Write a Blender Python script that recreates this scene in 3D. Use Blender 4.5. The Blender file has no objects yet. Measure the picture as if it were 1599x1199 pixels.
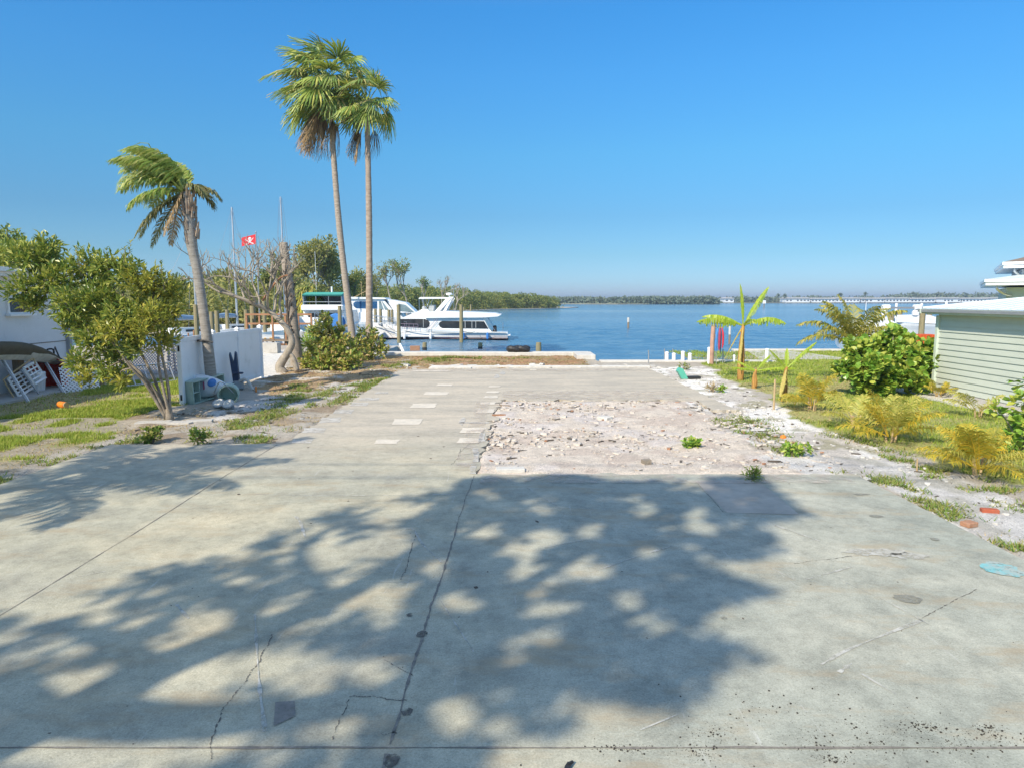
import bpy, math, random
import numpy as np
from mathutils import Vector
R = math.radians
rng = np.random.default_rng(7)
random.seed(7)
S = bpy.context.scene
COL = S.collection
H = 2.9
PITCH = R(7.032)
def ground(px, py, z=0.0):
    """where the photograph's sight line meets the level z"""
    a = (px-799.5)/1066.; b = -(py-599.5)/1066.
    d = (a, math.cos(PITCH)+b*math.sin(PITCH), -math.sin(PITCH)+b*math.cos(PITCH))
    t = (z-H)/d[2]
    return np.array((d[0]*t, d[1]*t, z))
def deep(px, py, y):
    a = (px-799.5)/1066.; b = -(py-599.5)/1066.
    d = (a, math.cos(PITCH)+b*math.sin(PITCH), -math.sin(PITCH)+b*math.cos(PITCH))
    t = y/d[1]
    return np.array((d[0]*t, y, H+d[2]*t))
A3 = lambda *v: np.array(v, float)
def unit(v):
    v = np.asarray(v, float)
    n = np.linalg.norm(v, axis=-1, keepdims=True)
    return v/np.where(n < 1e-9, 1, n)
def spline(pts, n=6):
    P = [np.asarray(p, float) for p in pts]
    if len(P) < 3: 
        return [P[0]+(P[1]-P[0])*t for t in np.linspace(0, 1, n+1)]
    P = [2*P[0]-P[1]]+P+[2*P[-1]-P[-2]]
    out = []
    for i in range(1, len(P)-2):
        for k in range(n):
            t = k/n
            p0, p1, p2, p3 = P[i-1:i+3]
            out.append(.5*((2*p1)+(-p0+p2)*t+(2*p0-5*p1+4*p2-p3)*t*t+(-p0+3*p1-3*p2+p3)*t**3))
    out.append(P[-2]); return out
_lat = np.random.default_rng(3).random((256, 256))
def vnoise(x, y, s, o=0):
    x = np.asarray(x)/s+o*17.3+500; y = np.asarray(y)/s+o*9.7+500
    xi = np.floor(x).astype(int); yi = np.floor(y).astype(int)
    fx = x-xi; fy = y-yi; fx = fx*fx*(3-2*fx); fy = fy*fy*(3-2*fy)
    g = lambda i, j: _lat[i % 256, j % 256]
    return (g(xi, yi)*(1-fx)+g(xi+1, yi)*fx)*(1-fy)+(g(xi, yi+1)*(1-fx)+g(xi+1, yi+1)*fx)*fy
def inpoly(x, y, poly):
    x = np.asarray(x); r = np.zeros(x.shape, bool); n = len(poly)
    for i in range(n):
        x1, y1 = poly[i][:2]; x2, y2 = poly[(i+1) % n][:2]
        if y1 == y2: continue
        r ^= ((y1 > y) != (y2 > y)) & (x < (x2-x1)*(y-y1)/(y2-y1)+x1)
    return r

class G:
    """collects faces; build() links them as one mesh object"""
    def __init__(s): s.V = []; s.F = []; s.n = 0
    def add(s, V, F):
        V = np.asarray(V, float).reshape(-1, 3)
        if isinstance(F, np.ndarray): s.F.append(F+s.n)
        else:
            by = {}
            for f in F: by.setdefault(len(f), []).append(f)
            for k in by: s.F.append(np.array(by[k])+s.n)
        s.V.append(V); s.n += len(V); return s
    def box(s, c, d, rz=0, rx=0, ry=0, taper=1.0):
        x, y, z = d[0]/2, d[1]/2, d[2]/2
        v = np.array([(-x, -y, -z), (x, -y, -z), (x, y, -z), (-x, y, -z), (-x*taper, -y*taper, z), (x*taper, -y*taper, z), (x*taper, y*taper, z), (-x*taper, y*taper, z)])
        v = rot(v, rx, ry, rz)+np.asarray(c, float)
        return s.add(v, [(0, 3, 2, 1), (4, 5, 6, 7), (0, 1, 5, 4), (1, 2, 6, 5), (2, 3, 7, 6), (3, 0, 4, 7)])
    def bbox(s, c, d, b=.01, rz=0, rx=0, ry=0):
        """a box with its vertical edges and rim chamfered"""
        x, y, z = d[0]/2, d[1]/2, d[2]/2
        v = []
        for zz, k in ((-z, b), (-z+b, 0), (z-b, 0), (z, b)):
            for (sx, sy) in ((-1, -1), (1, -1), (1, 1), (-1, 1)):
                ax, ay = (x-k), (y-k)
                pts = [(sx*(ax-b), sy*ay), (sx*ax, sy*(ay-b))]
                if sx*sy > 0: pts = pts[::-1]
                v += [(p[0], p[1], zz) for p in (pts if sx*sy < 0 else pts)]
        v = np.array(v); F = []
        # order ring by angle so that sides stay convex
        for r in range(4):
            ring = v[r*8:r*8+8]; o = np.argsort(np.arctan2(ring[:, 1]/y, ring[:, 0]/x)); v[r*8:r*8+8] = ring[o]
        for r in range(3):
            for i in range(8): F.append((r*8+i, r*8+(i+1) % 8, r*8+8+(i+1) % 8, r*8+8+i))
        F.append(tuple(range(7, -1, -1))); F.append(tuple(range(24, 32)))
        return s.add(rot(v, rx, ry, rz)+np.asarray(c, float), F)
    def tube(s, P, r, n=8, caps=True, squash=None):
        P = np.array([np.asarray(p, float) for p in P]); m = len(P)
        r = np.full(m, r) if np.isscalar(r) else np.interp(np.linspace(0, 1, m), np.linspace(0, 1, len(r)), r)
        T = np.gradient(P, axis=0); T = unit(T)
        ref = A3(0, 0, 1) if abs(T[0][2]) < .9 else A3(1, 0, 0)
        u = unit(np.cross(T[0], ref)); V = []
        for i in range(m):
            u = unit(u-T[i]*np.dot(u, T[i])); w = np.cross(T[i], u)
            for k in range(n):
                a = 2*math.pi*k/n; V.append(P[i]+r[i]*(math.cos(a)*u+math.sin(a)*w))
        F = [(i*n+k, i*n+(k+1) % n, (i+1)*n+(k+1) % n, (i+1)*n+k) for i in range(m-1) for k in range(n)]
        if caps: F += [tuple(range(n-1, -1, -1)), tuple((m-1)*n+k for k in range(n))]
        return s.add(V, F)
    def prism(s, O, z0, z1):
        n = len(O); V = [(p[0], p[1], z0) for p in O]+[(p[0], p[1], z1) for p in O]
        return s.add(V, [tuple(range(n-1, -1, -1)), tuple(range(n, 2*n))]+[(i, (i+1) % n, n+(i+1) % n, n+i) for i in range(n)])
    def xprism(s, O, y0, y1, inset=0):
        """outline in x,z extruded along y"""
        n = len(O); V = [(p[0], y0, p[1]) for p in O]+[(p[0], y1, p[1]) for p in O]
        return s.add(V, [tuple(range(n)), tuple(range(2*n-1, n-1, -1))]+[(i, n+i, n+(i+1) % n, (i+1) % n) for i in range(n)])
    def lathe(s, c, prof, n=16, rx=0, ry=0, rz=0):
        V = [(r*math.cos(2*math.pi*k/n), r*math.sin(2*math.pi*k/n), z) for r, z in prof for k in range(n)]
        F = [(i*n+k, i*n+(k+1) % n, (i+1)*n+(k+1) % n, (i+1)*n+k) for i in range(len(prof)-1) for k in range(n)]
        F += [tuple(range(n-1, -1, -1)), tuple((len(prof)-1)*n+k for k in range(n))]
        return s.add(rot(np.array(V), rx, ry, rz)+np.asarray(c, float), F)
    def ribbon(s, pts, w, z, jit=.0):
        P = np.array([p[:2] for p in pts], float); T = unit(np.gradient(P, axis=0)); N = np.stack([-T[:, 1], T[:, 0]], 1)
        ww = (np.full(len(P), w)*(1+jit*(rng.random(len(P))-.5)*2)/2)[:, None]
        V = np.concatenate([np.c_[P+N*ww, np.full(len(P), z)], np.c_[P-N*ww, np.full(len(P), z)]]); n = len(P)
        return s.add(V, [(i+1, i, n+i, n+i+1) for i in range(n-1)])
    def leaves(s, P, D, N, L, W, fold=.25, shape=0, curl=.1):
        """one folded leaf per row"""
        n = len(P); D = unit(D); B = unit(np.cross(D, N)); N = np.cross(B, D)
        L = np.broadcast_to(L, (n,))[:, None]; W = np.broadcast_to(W, (n,))[:, None]
        if shape == 0:
            t = P+D*L-N*L*curl; m = P+D*L*.45
            l = m+B*W*.5+N*W*fold; r = m-B*W*.5+N*W*fold
            V = np.stack([P, r, t, l], 1).reshape(-1, 3); b = np.arange(n)[:, None]*4
            s.add(V, np.concatenate([b+np.array([[0, 1, 2]]), b+np.array([[0, 2, 3]])]))
        else:
            pts = [P]
            for (t, w) in ((.25, .42), (.7, .5)):
                pts += [P+D*L*t+B*W*w+N*W*fold*w, P+D*L*t-B*W*w+N*W*fold*w]
            pts += [P+D*L-N*L*curl, P+D*L*.45]
            V = np.stack(pts, 1).reshape(-1, 3); b = np.arange(n)[:, None]*7
            # 0 base 1 l1 2 r1 3 l2 4 r2 5 tip 6 mid
            s.add(V, np.concatenate([b+np.array([[0, 6, 3, 1]]), b+np.array([[0, 2, 4, 6]])]))
            s.F.append(np.concatenate([b+np.array([[6, 5, 3]]), b+np.array([[6, 4, 5]])])+s.n-len(V))
        return s
    def build(s, name, mat, parent=None, origin=None, smooth=False, attr=None):
        V = np.concatenate(s.V)
        root = parent
        while root is not None and root.parent is not None: root = root.parent
        if root is not None: V = V-np.array(root.location)
        elif origin is not None: V = V-np.asarray(origin, float)
        me = bpy.data.meshes.new(name)
        me.vertices.add(len(V)); me.vertices.foreach_set('co', V.astype(np.float32).ravel())
        lv = np.concatenate([f.ravel() for f in s.F]); lt = np.concatenate([np.full(len(f), f.shape[1]) for f in s.F])
        me.loops.add(len(lv)); me.loops.foreach_set('vertex_index', lv.astype(np.int32))
        me.polygons.add(len(lt)); me.polygons.foreach_set('loop_start', np.concatenate([[0], np.cumsum(lt)[:-1]]).astype(np.int32))
        try: me.polygons.foreach_set('loop_total', lt.astype(np.int32))
        except Exception: pass
        me.polygons.foreach_set('use_smooth', np.full(len(lt), bool(smooth)))
        me.update(calc_edges=True); me.validate()
        if attr is not None:
            at = me.attributes.new('tint', 'FLOAT_COLOR', 'POINT'); at.data.foreach_set('color', attr.astype(np.float32).ravel())
        o = bpy.data.objects.new(name, me); COL.objects.link(o)
        if mat: me.materials.append(mat)
        if parent is not None: o.parent = parent
        elif origin is not None: o.location = [float(q) for q in origin]
        return o
def rot(v, rx=0, ry=0, rz=0):
    for a, i, j in ((rx, 1, 2), (ry, 2, 0), (rz, 0, 1)):
        if a:
            c, q = math.cos(a), math.sin(a); w = v.copy()
            w[:, i] = v[:, i]*c-v[:, j]*q; w[:, j] = v[:, i]*q+v[:, j]*c; v = w
    return v
def tag(o, label, cat, group=None, kind=None):
    if label: o['label'] = label
    if cat: o['category'] = cat
    if group: o['group'] = group
    if kind: o['kind'] = kind
    return o
def thing(name, label, cat, loc, group=None):
    o = bpy.data.objects.new(name, None); COL.objects.link(o); o.location = [float(q) for q in loc]; o.empty_display_size = .2
    return tag(o, label, cat, group)
def struct(o): o['kind'] = 'structure'; return o
def dup(o, loc=None, label=None, rz=None, parent=None, scale=None):
    c = o.copy(); COL.objects.link(c); c.parent = parent
    if loc is not None: c.location = [float(q) for q in loc]
    if rz is not None: c.rotation_euler.z = rz
    if scale is not None: c.scale = scale
    if label: c['label'] = label
    for ch in list(o.children): dup(ch, parent=c)
    return c

# ---------------------------------------------------------------- materials
def nodes(name):
    m = bpy.data.materials.new(name); m.use_nodes = True; t = m.node_tree
    return m, t, t.nodes['Principled BSDF'], t.nodes.new, t.links.new
def noise(N, L, src, scale, detail=4, rough=.6, dim='3D'):
    n = N('ShaderNodeTexNoise'); n.inputs['Scale'].default_value = scale; n.inputs['Detail'].default_value = detail; n.inputs['Roughness'].default_value = rough
    if src is not None: L(src, n.inputs['Vector'])
    return n
def ramp(N, L, src, stops):
    r = N('ShaderNodeValToRGB'); e = r.color_ramp.elements
    while len(e) < len(stops): e.new(.5)
    for k, (p, c) in enumerate(stops):
        e[k].position = p; e[k].color = (c, c, c, 1) if np.isscalar(c) else (*c, 1)
    L(src, r.inputs[0]); return r.outputs[0]
def mix(N, L, fac, a, b, mode='MIX'):
    m = N('ShaderNodeMix'); m.data_type = 'RGBA'; m.blend_type = mode
    for v, i in ((fac, 0), (a, 6), (b, 7)):
        if isinstance(v, (int, float)): m.inputs[i].default_value = v
        elif isinstance(v, tuple): m.inputs[i].default_value = (*v, 1)
        else: L(v, m.inputs[i])
    return m.outputs[2]
def M(name, col, rough=.6, metal=0., var=.15, scale=3., bump=.0, bscale=40., stretch=None, stain=None, stain_at=(.5, .7), spec=.5):
    m, t, P, N, L = nodes(name)
    tc = N('ShaderNodeTexCoord'); src = tc.outputs['Object']
    if stretch:
        mp = N('ShaderNodeMapping'); mp.inputs['Scale'].default_value = stretch; L(src, mp.inputs[0]); src = mp.outputs[0]
    n1 = noise(N, L, src, scale, 6, .65)
    c = np.array(col)
    out = ramp(N, L, n1.outputs[0], [(.3, tuple(np.clip(c*(1-var), 0, 1))), (.7, tuple(np.clip(c*(1+var), 0, 1)))])
    if stain:
        n3 = noise(N, L, src, scale*.6+.9, 8, .7)
        f = ramp(N, L, n3.outputs[0], [(stain_at[0], 0.), (stain_at[1], 1.)])
        out = mix(N, L, f, out, stain)
    L(out, P.inputs['Base Color']); P.inputs['Roughness'].default_value = rough; P.inputs['Metallic'].default_value = metal
    P.inputs['Specular IOR Level'].default_value = spec
    if bump:
        n2 = noise(N, L, src, bscale, 4); b = N('ShaderNodeBump'); b.inputs['Strength'].default_value = bump; b.inputs['Distance'].default_value = .02
        L(n2.outputs[0], b.inputs['Height']); L(b.outputs[0], P.inputs['Normal'])
    return m
def patchy(m, scale, lo, hi, amount=1.0):
    """lets the surface below show through where the film of paint, mortar or dust has worn off"""
    t = m.node_tree; N, L = t.nodes.new, t.links.new; P = t.nodes['Principled BSDF']; tc = N('ShaderNodeTexCoord'); n = noise(N, L, tc.outputs['Object'], scale, 7, .7)
    f = ramp(N, L, n.outputs[0], [(lo, 0.), (hi, amount)]); tr = N('ShaderNodeBsdfTransparent'); mx = N('ShaderNodeMixShader'); L(f, mx.inputs[0]); L(tr.outputs[0], mx.inputs[1]); L(P.outputs[0], mx.inputs[2]); L(mx.outputs[0], t.nodes['Material Output'].inputs[0]); return m
def leafmat(name, stops, trans=.3, rough=.45, spec=.4, gain=1.55):
    """stops: colours spread at random over the leaves"""
    m, t, P, N, L = nodes(name)
    g = N('ShaderNodeNewGeometry')
    stops = [tuple(min(.8, q*gain) for q in s) for s in stops]
    k = len(stops); c = ramp(N, L, g.outputs['Random Per Island'], [(i/max(1, k-1), s) for i, s in enumerate(stops)])
    L(c, P.inputs['Base Color']); P.inputs['Roughness'].default_value = rough; P.inputs['Specular IOR Level'].default_value = spec
    tr = N('ShaderNodeBsdfTranslucent'); L(mix(N, L, .5, c, (.38, .42, .05)), tr.inputs[0])
    mx = N('ShaderNodeMixShader'); mx.inputs[0].default_value = trans
    L(P.outputs[0], mx.inputs[1]); L(tr.outputs[0], mx.inputs[2]); L(mx.outputs[0], t.nodes['Material Output'].inputs[0])
    return m
m_white = M('white_vinyl', (.84, .84, .84), .35, var=.03, scale=1.5, stain=(.60, .60, .57), stain_at=(.55, .8))
m_gel = M('white_gelcoat', (.82, .82, .80), .22, var=.02, scale=.8, stain=(.66, .65, .60), stain_at=(.55, .85))
m_gelgrey = M('grey_gelcoat', (.42, .44, .44), .3, var=.08)
m_glass = M('tinted_glass', (.03, .035, .04), .06, var=.3, scale=1.2, spec=.8)
m_bglass = M('blue_glass', (.03, .10, .22), .06, var=.3, scale=1.0, spec=.8)
m_gglass = M('pale_glass', (.20, .27, .28), .08, var=.35, scale=1.4, spec=.8)
m_steel = M('bright_metal', (.62, .63, .64), .3, .9, .08)
m_alu = M('aluminium', (.55, .56, .57), .42, .75, .12, 6)
m_wood = M('weathered_wood', (.27, .20, .13), .8, var=.3, scale=2, stretch=(6, 6, .8), bump=.3, stain=(.12, .09, .06), stain_at=(.5, .8))
m_pile = M('piling_wood', (.30, .245, .13), .85, var=.35, scale=2, stretch=(7, 7, .7), bump=.4, stain=(.13, .13, .06), stain_at=(.48, .75))
m_wet = M('wet_piling', (.035, .03, .025), .5, var=.4, scale=6)
m_redwood = M('reddish_lumber', (.34, .17, .085), .8, var=.3, scale=2, stretch=(1, 6, 6), bump=.2)
m_trunk = M('palm_bark', (.36, .30, .235), .9, var=.28, scale=2.2, stretch=(2, 2, 9), bump=.6, bscale=30, stain=(.15, .11, .08), stain_at=(.52, .75))
m_trunkr = M('palm_bark_reddish', (.36, .28, .21), .9, var=.3, scale=1.6, stretch=(2, 2, 7), bump=.6, bscale=30, stain=(.24, .11, .06), stain_at=(.56, .72))
m_bark = M('grey_bark', (.27, .225, .17), .9, var=.3, scale=6, bump=.4, stain=(.12, .09, .06))
m_dbark = M('dark_bark', (.10, .08, .06), .9, var=.35, scale=8, bump=.4)
m_plum = M('pale_bark', (.36, .31, .24), .85, var=.3, scale=5, bump=.4, stain=(.18, .13, .08))
m_bstem = M('banana_stem', (.42, .22, .05), .7, var=.4, scale=4, stretch=(3, 3, .7), bump=.3, stain=(.22, .09, .02), stain_at=(.48, .7))
m_conc = M('old_concrete', (.50, .47, .42), .9, var=.16, scale=2.5, bump=.4, stain=(.30, .27, .22), stain_at=(.52, .75))
m_rub = M('rubble_bits', (.56, .50, .43), .9, var=.2, scale=14, bump=.3, stain=(.36, .29, .23), stain_at=(.5, .7))
m_concw = M('pale_concrete', (.58, .55, .49), .9, var=.12, scale=4, bump=.4, stain=(.40, .34, .26), stain_at=(.55, .8))
m_tile = M('thinset_tile_bed', (.64, .57, .46), .85, var=.12, scale=5, bump=.3, stain=(.46, .42, .35), stain_at=(.5, .8))
m_crack = M('crack_dirt', (.20, .18, .15), .95, var=.4, scale=20)
m_scratch = M('mortar_mark', (.56, .54, .48), .9, var=.1, scale=9, stain=(.45, .43, .36), stain_at=(.36, .58))
m_brick = M('red_brick', (.42, .10, .045), .85, var=.2, scale=25, bump=.5, stain=(.30, .12, .07))
m_brick2 = M('worn_brick', (.40, .20, .11), .9, var=.2, scale=25, bump=.5, stain=(.34, .27, .2))
m_teal = M('teal_paint', (.22, .50, .50), .7, var=.12, scale=8, stain=(.40, .45, .40), stain_at=(.46, .62))
m_scratch = patchy(m_scratch, 9, .34, .55, .9); m_teal = patchy(m_teal, 14, .30, .46, .9); m_crackp = patchy(M('hairline_crack', (.13, .115, .095), .95, var=.4, scale=20), 14, .36, .52, .9); m_mpatch = patchy(M('mortar_smear', (.57, .54, .48), .9, var=.12, scale=4, bump=.3), 5, .30, .55, .85); m_tilep = patchy(m_tile, 4, .20, .36, 1.0)
m_dust = patchy(M('dust_film', (.55, .475, .40), .95, var=.15, scale=8), 3.5, .44, .72, .8)
m_green = M('green_plastic', (.10, .42, .30), .4, var=.1)
m_black = M('black_rubber', (.02, .02, .02), .6, var=.3)
m_dkblue = M('navy_cover', (.03, .05, .10), .5, var=.3)
m_blue = M('blue_plastic', (.06, .22, .55), .4, var=.15)
m_red = M('red_plastic', (.50, .035, .02), .4, var=.15)
m_rred = M('faded_red_plastic', (.34, .06, .04), .5, var=.25, stain=(.2, .07, .05))
m_orange = M('orange_plastic', (.75, .22, .02), .45, var=.15)
m_ored = M('orange_red_cloth', (.62, .10, .02), .7, var=.2)
m_tarp = M('olive_brown_cover', (.10, .082, .05), .8, var=.25, scale=3, bump=.2)
m_cream = M('cream_lining', (.55, .53, .46), .7, var=.15, scale=3, stain=(.33, .28, .2))
m_flag = M('red_flag_cloth', (.62, .02, .03), .7, var=.15, scale=6)
m_sage = M('sage_siding', (.53, .56, .475), .55, var=.05, scale=1.2, stretch=(1, 1, 4), stain=(.43, .48, .39), stain_at=(.55, .85))
m_sagetrim = M('sage_trim', (.55, .62, .52), .5, var=.06)
m_metalroof = M('white_metal_roof', (.62, .69, .70), .35, .0, .06, 1.2, stain=(.50, .57, .58), stain_at=(.55, .8))
m_whitewash = M('white_block_paint', (.72, .73, .74), .8, var=.05, scale=1.5, bump=.15, stain=(.52, .53, .52), stain_at=(.58, .85))
m_ltgreen = M('pale_green_plastic', (.40, .50, .42), .5, var=.12, stain=(.28, .33, .26))
m_greycrate = M('grey_cabinet', (.33, .33, .33), .6, var=.1)
m_canvas = M('green_canvas', (.06, .34, .26), .7, var=.15, scale=2)
m_bcanvas = M('slate_canvas', (.22, .33, .45), .6, var=.15, scale=2)
m_grey = M('galvanised', (.34, .35, .36), .5, .4, .12)
m_seed = M('dark_seeds', (.035, .028, .02), .8, var=.5, scale=30)
m_shell = M('roof_shingles', (.20, .155, .12), .9, var=.25, scale=8)
m_farwhite = M('far_white_walls', (.72, .72, .72), .8, var=.06, scale=.05)
m_farwin = M('far_dark_openings', (.10, .11, .13), .5, var=.3, scale=.3)
m_farroof = M('far_roofs', (.42, .40, .38), .8, var=.2, scale=.05)
m_tan = M('bare_stick', (.46, .33, .17), .8, var=.2, scale=5)
m_umb = M('red_cloth', (.36, .05, .10), .7, var=.2, scale=5)
m_sign = M('yellow_paint', (.75, .42, .05), .5, var=.1)

l_fan = leafmat('fan_palm_leaf', [(.065, .11, .02), (.12, .17, .035), (.21, .24, .05), (.30, .27, .07)], .3, gain=2.1)
l_fandk = leafmat('fan_palm_leaf_dark', [(.05, .09, .02), (.09, .14, .03), (.16, .19, .05), (.28, .21, .08)], .25, gain=1.9)
l_dead = leafmat('dead_palm_leaf', [(.20, .13, .07), (.32, .23, .13), (.14, .095, .055)], .15, .8, .2)
l_queen = leafmat('feather_palm_leaf', [(.08, .14, .025), (.15, .21, .04), (.24, .26, .06), (.30, .29, .10)], .38, gain=1.9)
l_queend = leafmat('drooping_palm_leaf', [(.10, .10, .04), (.17, .15, .065), (.09, .11, .035), (.22, .17, .09)], .2, .7, .2)
l_tree = leafmat('buttonwood_leaf', [(.045, .085, .018), (.09, .13, .025), (.16, .18, .035), (.30, .28, .07)], .3, .35, gain=2.1)
l_gold = leafmat('golden_leaf', [(.09, .11, .02), (.18, .18, .03), (.30, .25, .05), (.13, .15, .03), (.24, .24, .04)], .3, .4, gain=2.1)
l_grape = leafmat('sea_grape_leaf', [(.07, .15, .018), (.13, .23, .03), (.22, .28, .045), (.30, .29, .05)], .25, .35, gain=1.7)
l_mix = leafmat('hedge_leaf', [(.06, .10, .02), (.14, .18, .03), (.24, .24, .05), (.30, .20, .09), (.20, .24, .04)], .3, .5, gain=2.0)
l_banana = leafmat('banana_leaf', [(.19, .30, .025), (.27, .36, .035), (.34, .37, .05)], .4, .4)
l_bandry = leafmat('dry_banana_leaf', [(.33, .29, .07), (.42, .32, .10), (.24, .24, .05)], .3, .6)
l_areca = leafmat('areca_leaf', [(.22, .22, .025), (.36, .29, .03), (.46, .30, .025), (.14, .18, .025)], .3, .5)
l_areca2 = leafmat('areca_leaf_pale', [(.22, .24, .04), (.34, .31, .06), (.40, .33, .08)], .3, .5)
l_coco = leafmat('coconut_leaf', [(.10, .13, .025), (.20, .20, .035), (.34, .28, .05), (.26, .22, .06)], .25, .5)
l_far = leafmat('mangrove_leaf', [(.05, .075, .022), (.085, .11, .03), (.13, .14, .04), (.19, .18, .055)], .4, .7, .2, gain=2.2)
l_far2 = leafmat('far_tree_leaf', [(.10, .105, .035), (.17, .165, .05), (.26, .235, .085)], .42, .7, .2, gain=1.9)
l_farshore = leafmat('far_shore_leaf', [(.07, .10, .08), (.10, .13, .09), (.12, .14, .10)], .05, .9, .1)
l_grass = leafmat('grass_blade', [(.12, .19, .02), (.19, .26, .03), (.26, .29, .045), (.30, .27, .07)], .3, .6, .25)
l_weed = leafmat('weed_leaf', [(.07, .13, .02), (.12, .18, .03), (.19, .20, .05), (.24, .19, .07)], .25, .6, .25)
l_dry = leafmat('dry_straw', [(.28, .20, .10), (.36, .27, .14), (.20, .14, .08), (.17, .17, .05)], .1, .9, .1)
# ---------------------------------------------------------------- sun, sky, camera
SUN_EL = R(40.0); SDIR = A3(.60, .80, 0)            # SDIR: the way shadows fall
sun = bpy.data.lights.new('sun', 'SUN'); sun.energy = 3.15; sun.angle = R(.62); sun.color = (1, .91, .76)
so = bpy.data.objects.new('sun', sun); COL.objects.link(so)
LV = Vector((SDIR[0]*math.cos(SUN_EL), SDIR[1]*math.cos(SUN_EL), -math.sin(SUN_EL)))
so.rotation_euler = LV.to_track_quat('-Z', 'Y').to_euler()
W = bpy.data.worlds.new('World'); S.world = W; W.use_nodes = True
wt = W.node_tree; bg = wt.nodes['Background']
sky = wt.nodes.new('ShaderNodeTexSky'); sky.sky_type = 'NISHITA'; sky.sun_disc = False
sky.sun_elevation = SUN_EL; sky.sun_rotation = math.atan2(-SDIR[0], -SDIR[1])
sky.air_density = 1.0; sky.dust_density = .3; sky.ozone_density = 1.5; sky.altitude = 0
# clear winter air: the band near the horizon is cooler and dimmer than the model's, with a thin mauve haze line
tcw = wt.nodes.new('ShaderNodeTexCoord'); sxw = wt.nodes.new('ShaderNodeSeparateXYZ'); wt.links.new(tcw.outputs['Generated'], sxw.inputs[0])
k_ = .60
air = ramp(wt.nodes.new, wt.links.new, sxw.outputs[2], [(.004, tuple(k_*q for q in (.36, .49, .86))), (.026, tuple(k_*q for q in (.32, .51, .84))), (.063, tuple(k_*q for q in (.28, .48, .70))), (.117, tuple(k_*q for q in (.26, .50, .70))), (.20, tuple(k_*q for q in (.28, .66, .86))), (.296, tuple(k_*q for q in (.27, .76, 1.07))), (.373, tuple(k_*q for q in (.24, .80, 1.18))), (.60, (1.15, 1.08, 1.0))])
wt.links.new(mix(wt.nodes.new, wt.links.new, 1.0, sky.outputs[0], air, 'MULTIPLY'), bg.inputs[0]); bg.inputs[1].default_value = .15
cam = bpy.data.cameras.new('camera'); cam.lens = 24; cam.sensor_width = 36; cam.clip_end = 20000; cam.clip_start = .05
co = bpy.data.objects.new('camera', cam); COL.objects.link(co); co.location = (0, 0, H); co.rotation_euler = (R(90)-PITCH, 0, 0); S.camera = co
vs = S.view_settings; vs.view_transform = 'Standard'; vs.look = 'None'; vs.exposure = .90; vs.gamma = 1
S.cycles.max_bounces = 6; S.cycles.transparent_max_bounces = 4; S.cycles.caustics_reflective = False; S.cycles.caustics_refractive = False
WZ = -.8
# ---------------------------------------------------------------- water
def water_mat():
    m, t, P, N, L = nodes('bay_water')
    tc = N('ShaderNodeTexCoord'); o = tc.outputs['Object']
    mp = N('ShaderNodeMapping'); mp.inputs['Scale'].default_value = (.0035, .016, 1); L(o, mp.inputs[0])
    n = noise(N, L, mp.outputs[0], 1., 4, .55)
    c = ramp(N, L, n.outputs[0], [(.36, (.05, .15, .25)), (.52, (.08, .19, .29)), (.62, (.15, .25, .31)), (.72, (.24, .31, .33))])
    L(c, P.inputs['Base Color']); P.inputs['Roughness'].default_value = .12; P.inputs['IOR'].default_value = 1.33
    m1 = N('ShaderNodeMapping'); m1.inputs['Scale'].default_value = (.55, 1.0, 1); m1.inputs['Rotation'].default_value = (0, 0, R(14)); L(o, m1.inputs[0])
    a = noise(N, L, m1.outputs[0], 1.1, 5, .62); b = noise(N, L, m1.outputs[0], .22, 3, .5)
    ad = N('ShaderNodeMath'); ad.operation = 'MULTIPLY_ADD'; ad.inputs[1].default_value = 1.6; L(b.outputs[0], ad.inputs[0]); L(a.outputs[0], ad.inputs[2])
    bp = N('ShaderNodeBump'); bp.inputs['Strength'].default_value = 1.0; bp.inputs['Distance'].default_value = .28; L(ad.outputs[0], bp.inputs['Height']); L(bp.outputs[0], P.inputs['Normal'])
    return m
wx = np.concatenate([[-3000, -800, -250], np.arange(-70, 75, .42), [110, 250, 800, 3000]]); wy = [20.]
while wy[-1] < 150: wy.append(wy[-1]+.13+max(0, wy[-1]-32)*.0045)
wy = np.array(wy+[170, 220, 320, 600, 1500, 4000]); QX, QY = np.meshgrid(wx, wy)
def ridge(a, b, s, o): n = vnoise(a, b, s, o); return 1-np.abs(2*n-1)*1.0
ww = ((ridge(QX*.55+QY*.25, QY-.25*QX, 1.15, 60)-.5)*.085+(vnoise(QX*.4+QY*.1, QY, 2.6, 61)-.5)*.10+(vnoise(QX*.7, QY, .55, 62)-.5)*.045)
ww *= np.clip((150-QY)/90, 0, 1)*(np.abs(QX) < 69); ni, nj = QX.shape[1], QX.shape[0]; ii = np.arange(ni*nj).reshape(nj, ni)
g = G(); g.add(np.stack([QX, QY, WZ+ww], -1).reshape(-1, 3), np.stack([ii[:-1, :-1], ii[:-1, 1:], ii[1:, 1:], ii[1:, :-1]], -1).reshape(-1, 4))
struct(g.build('water', water_mat(), smooth=True))
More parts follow.
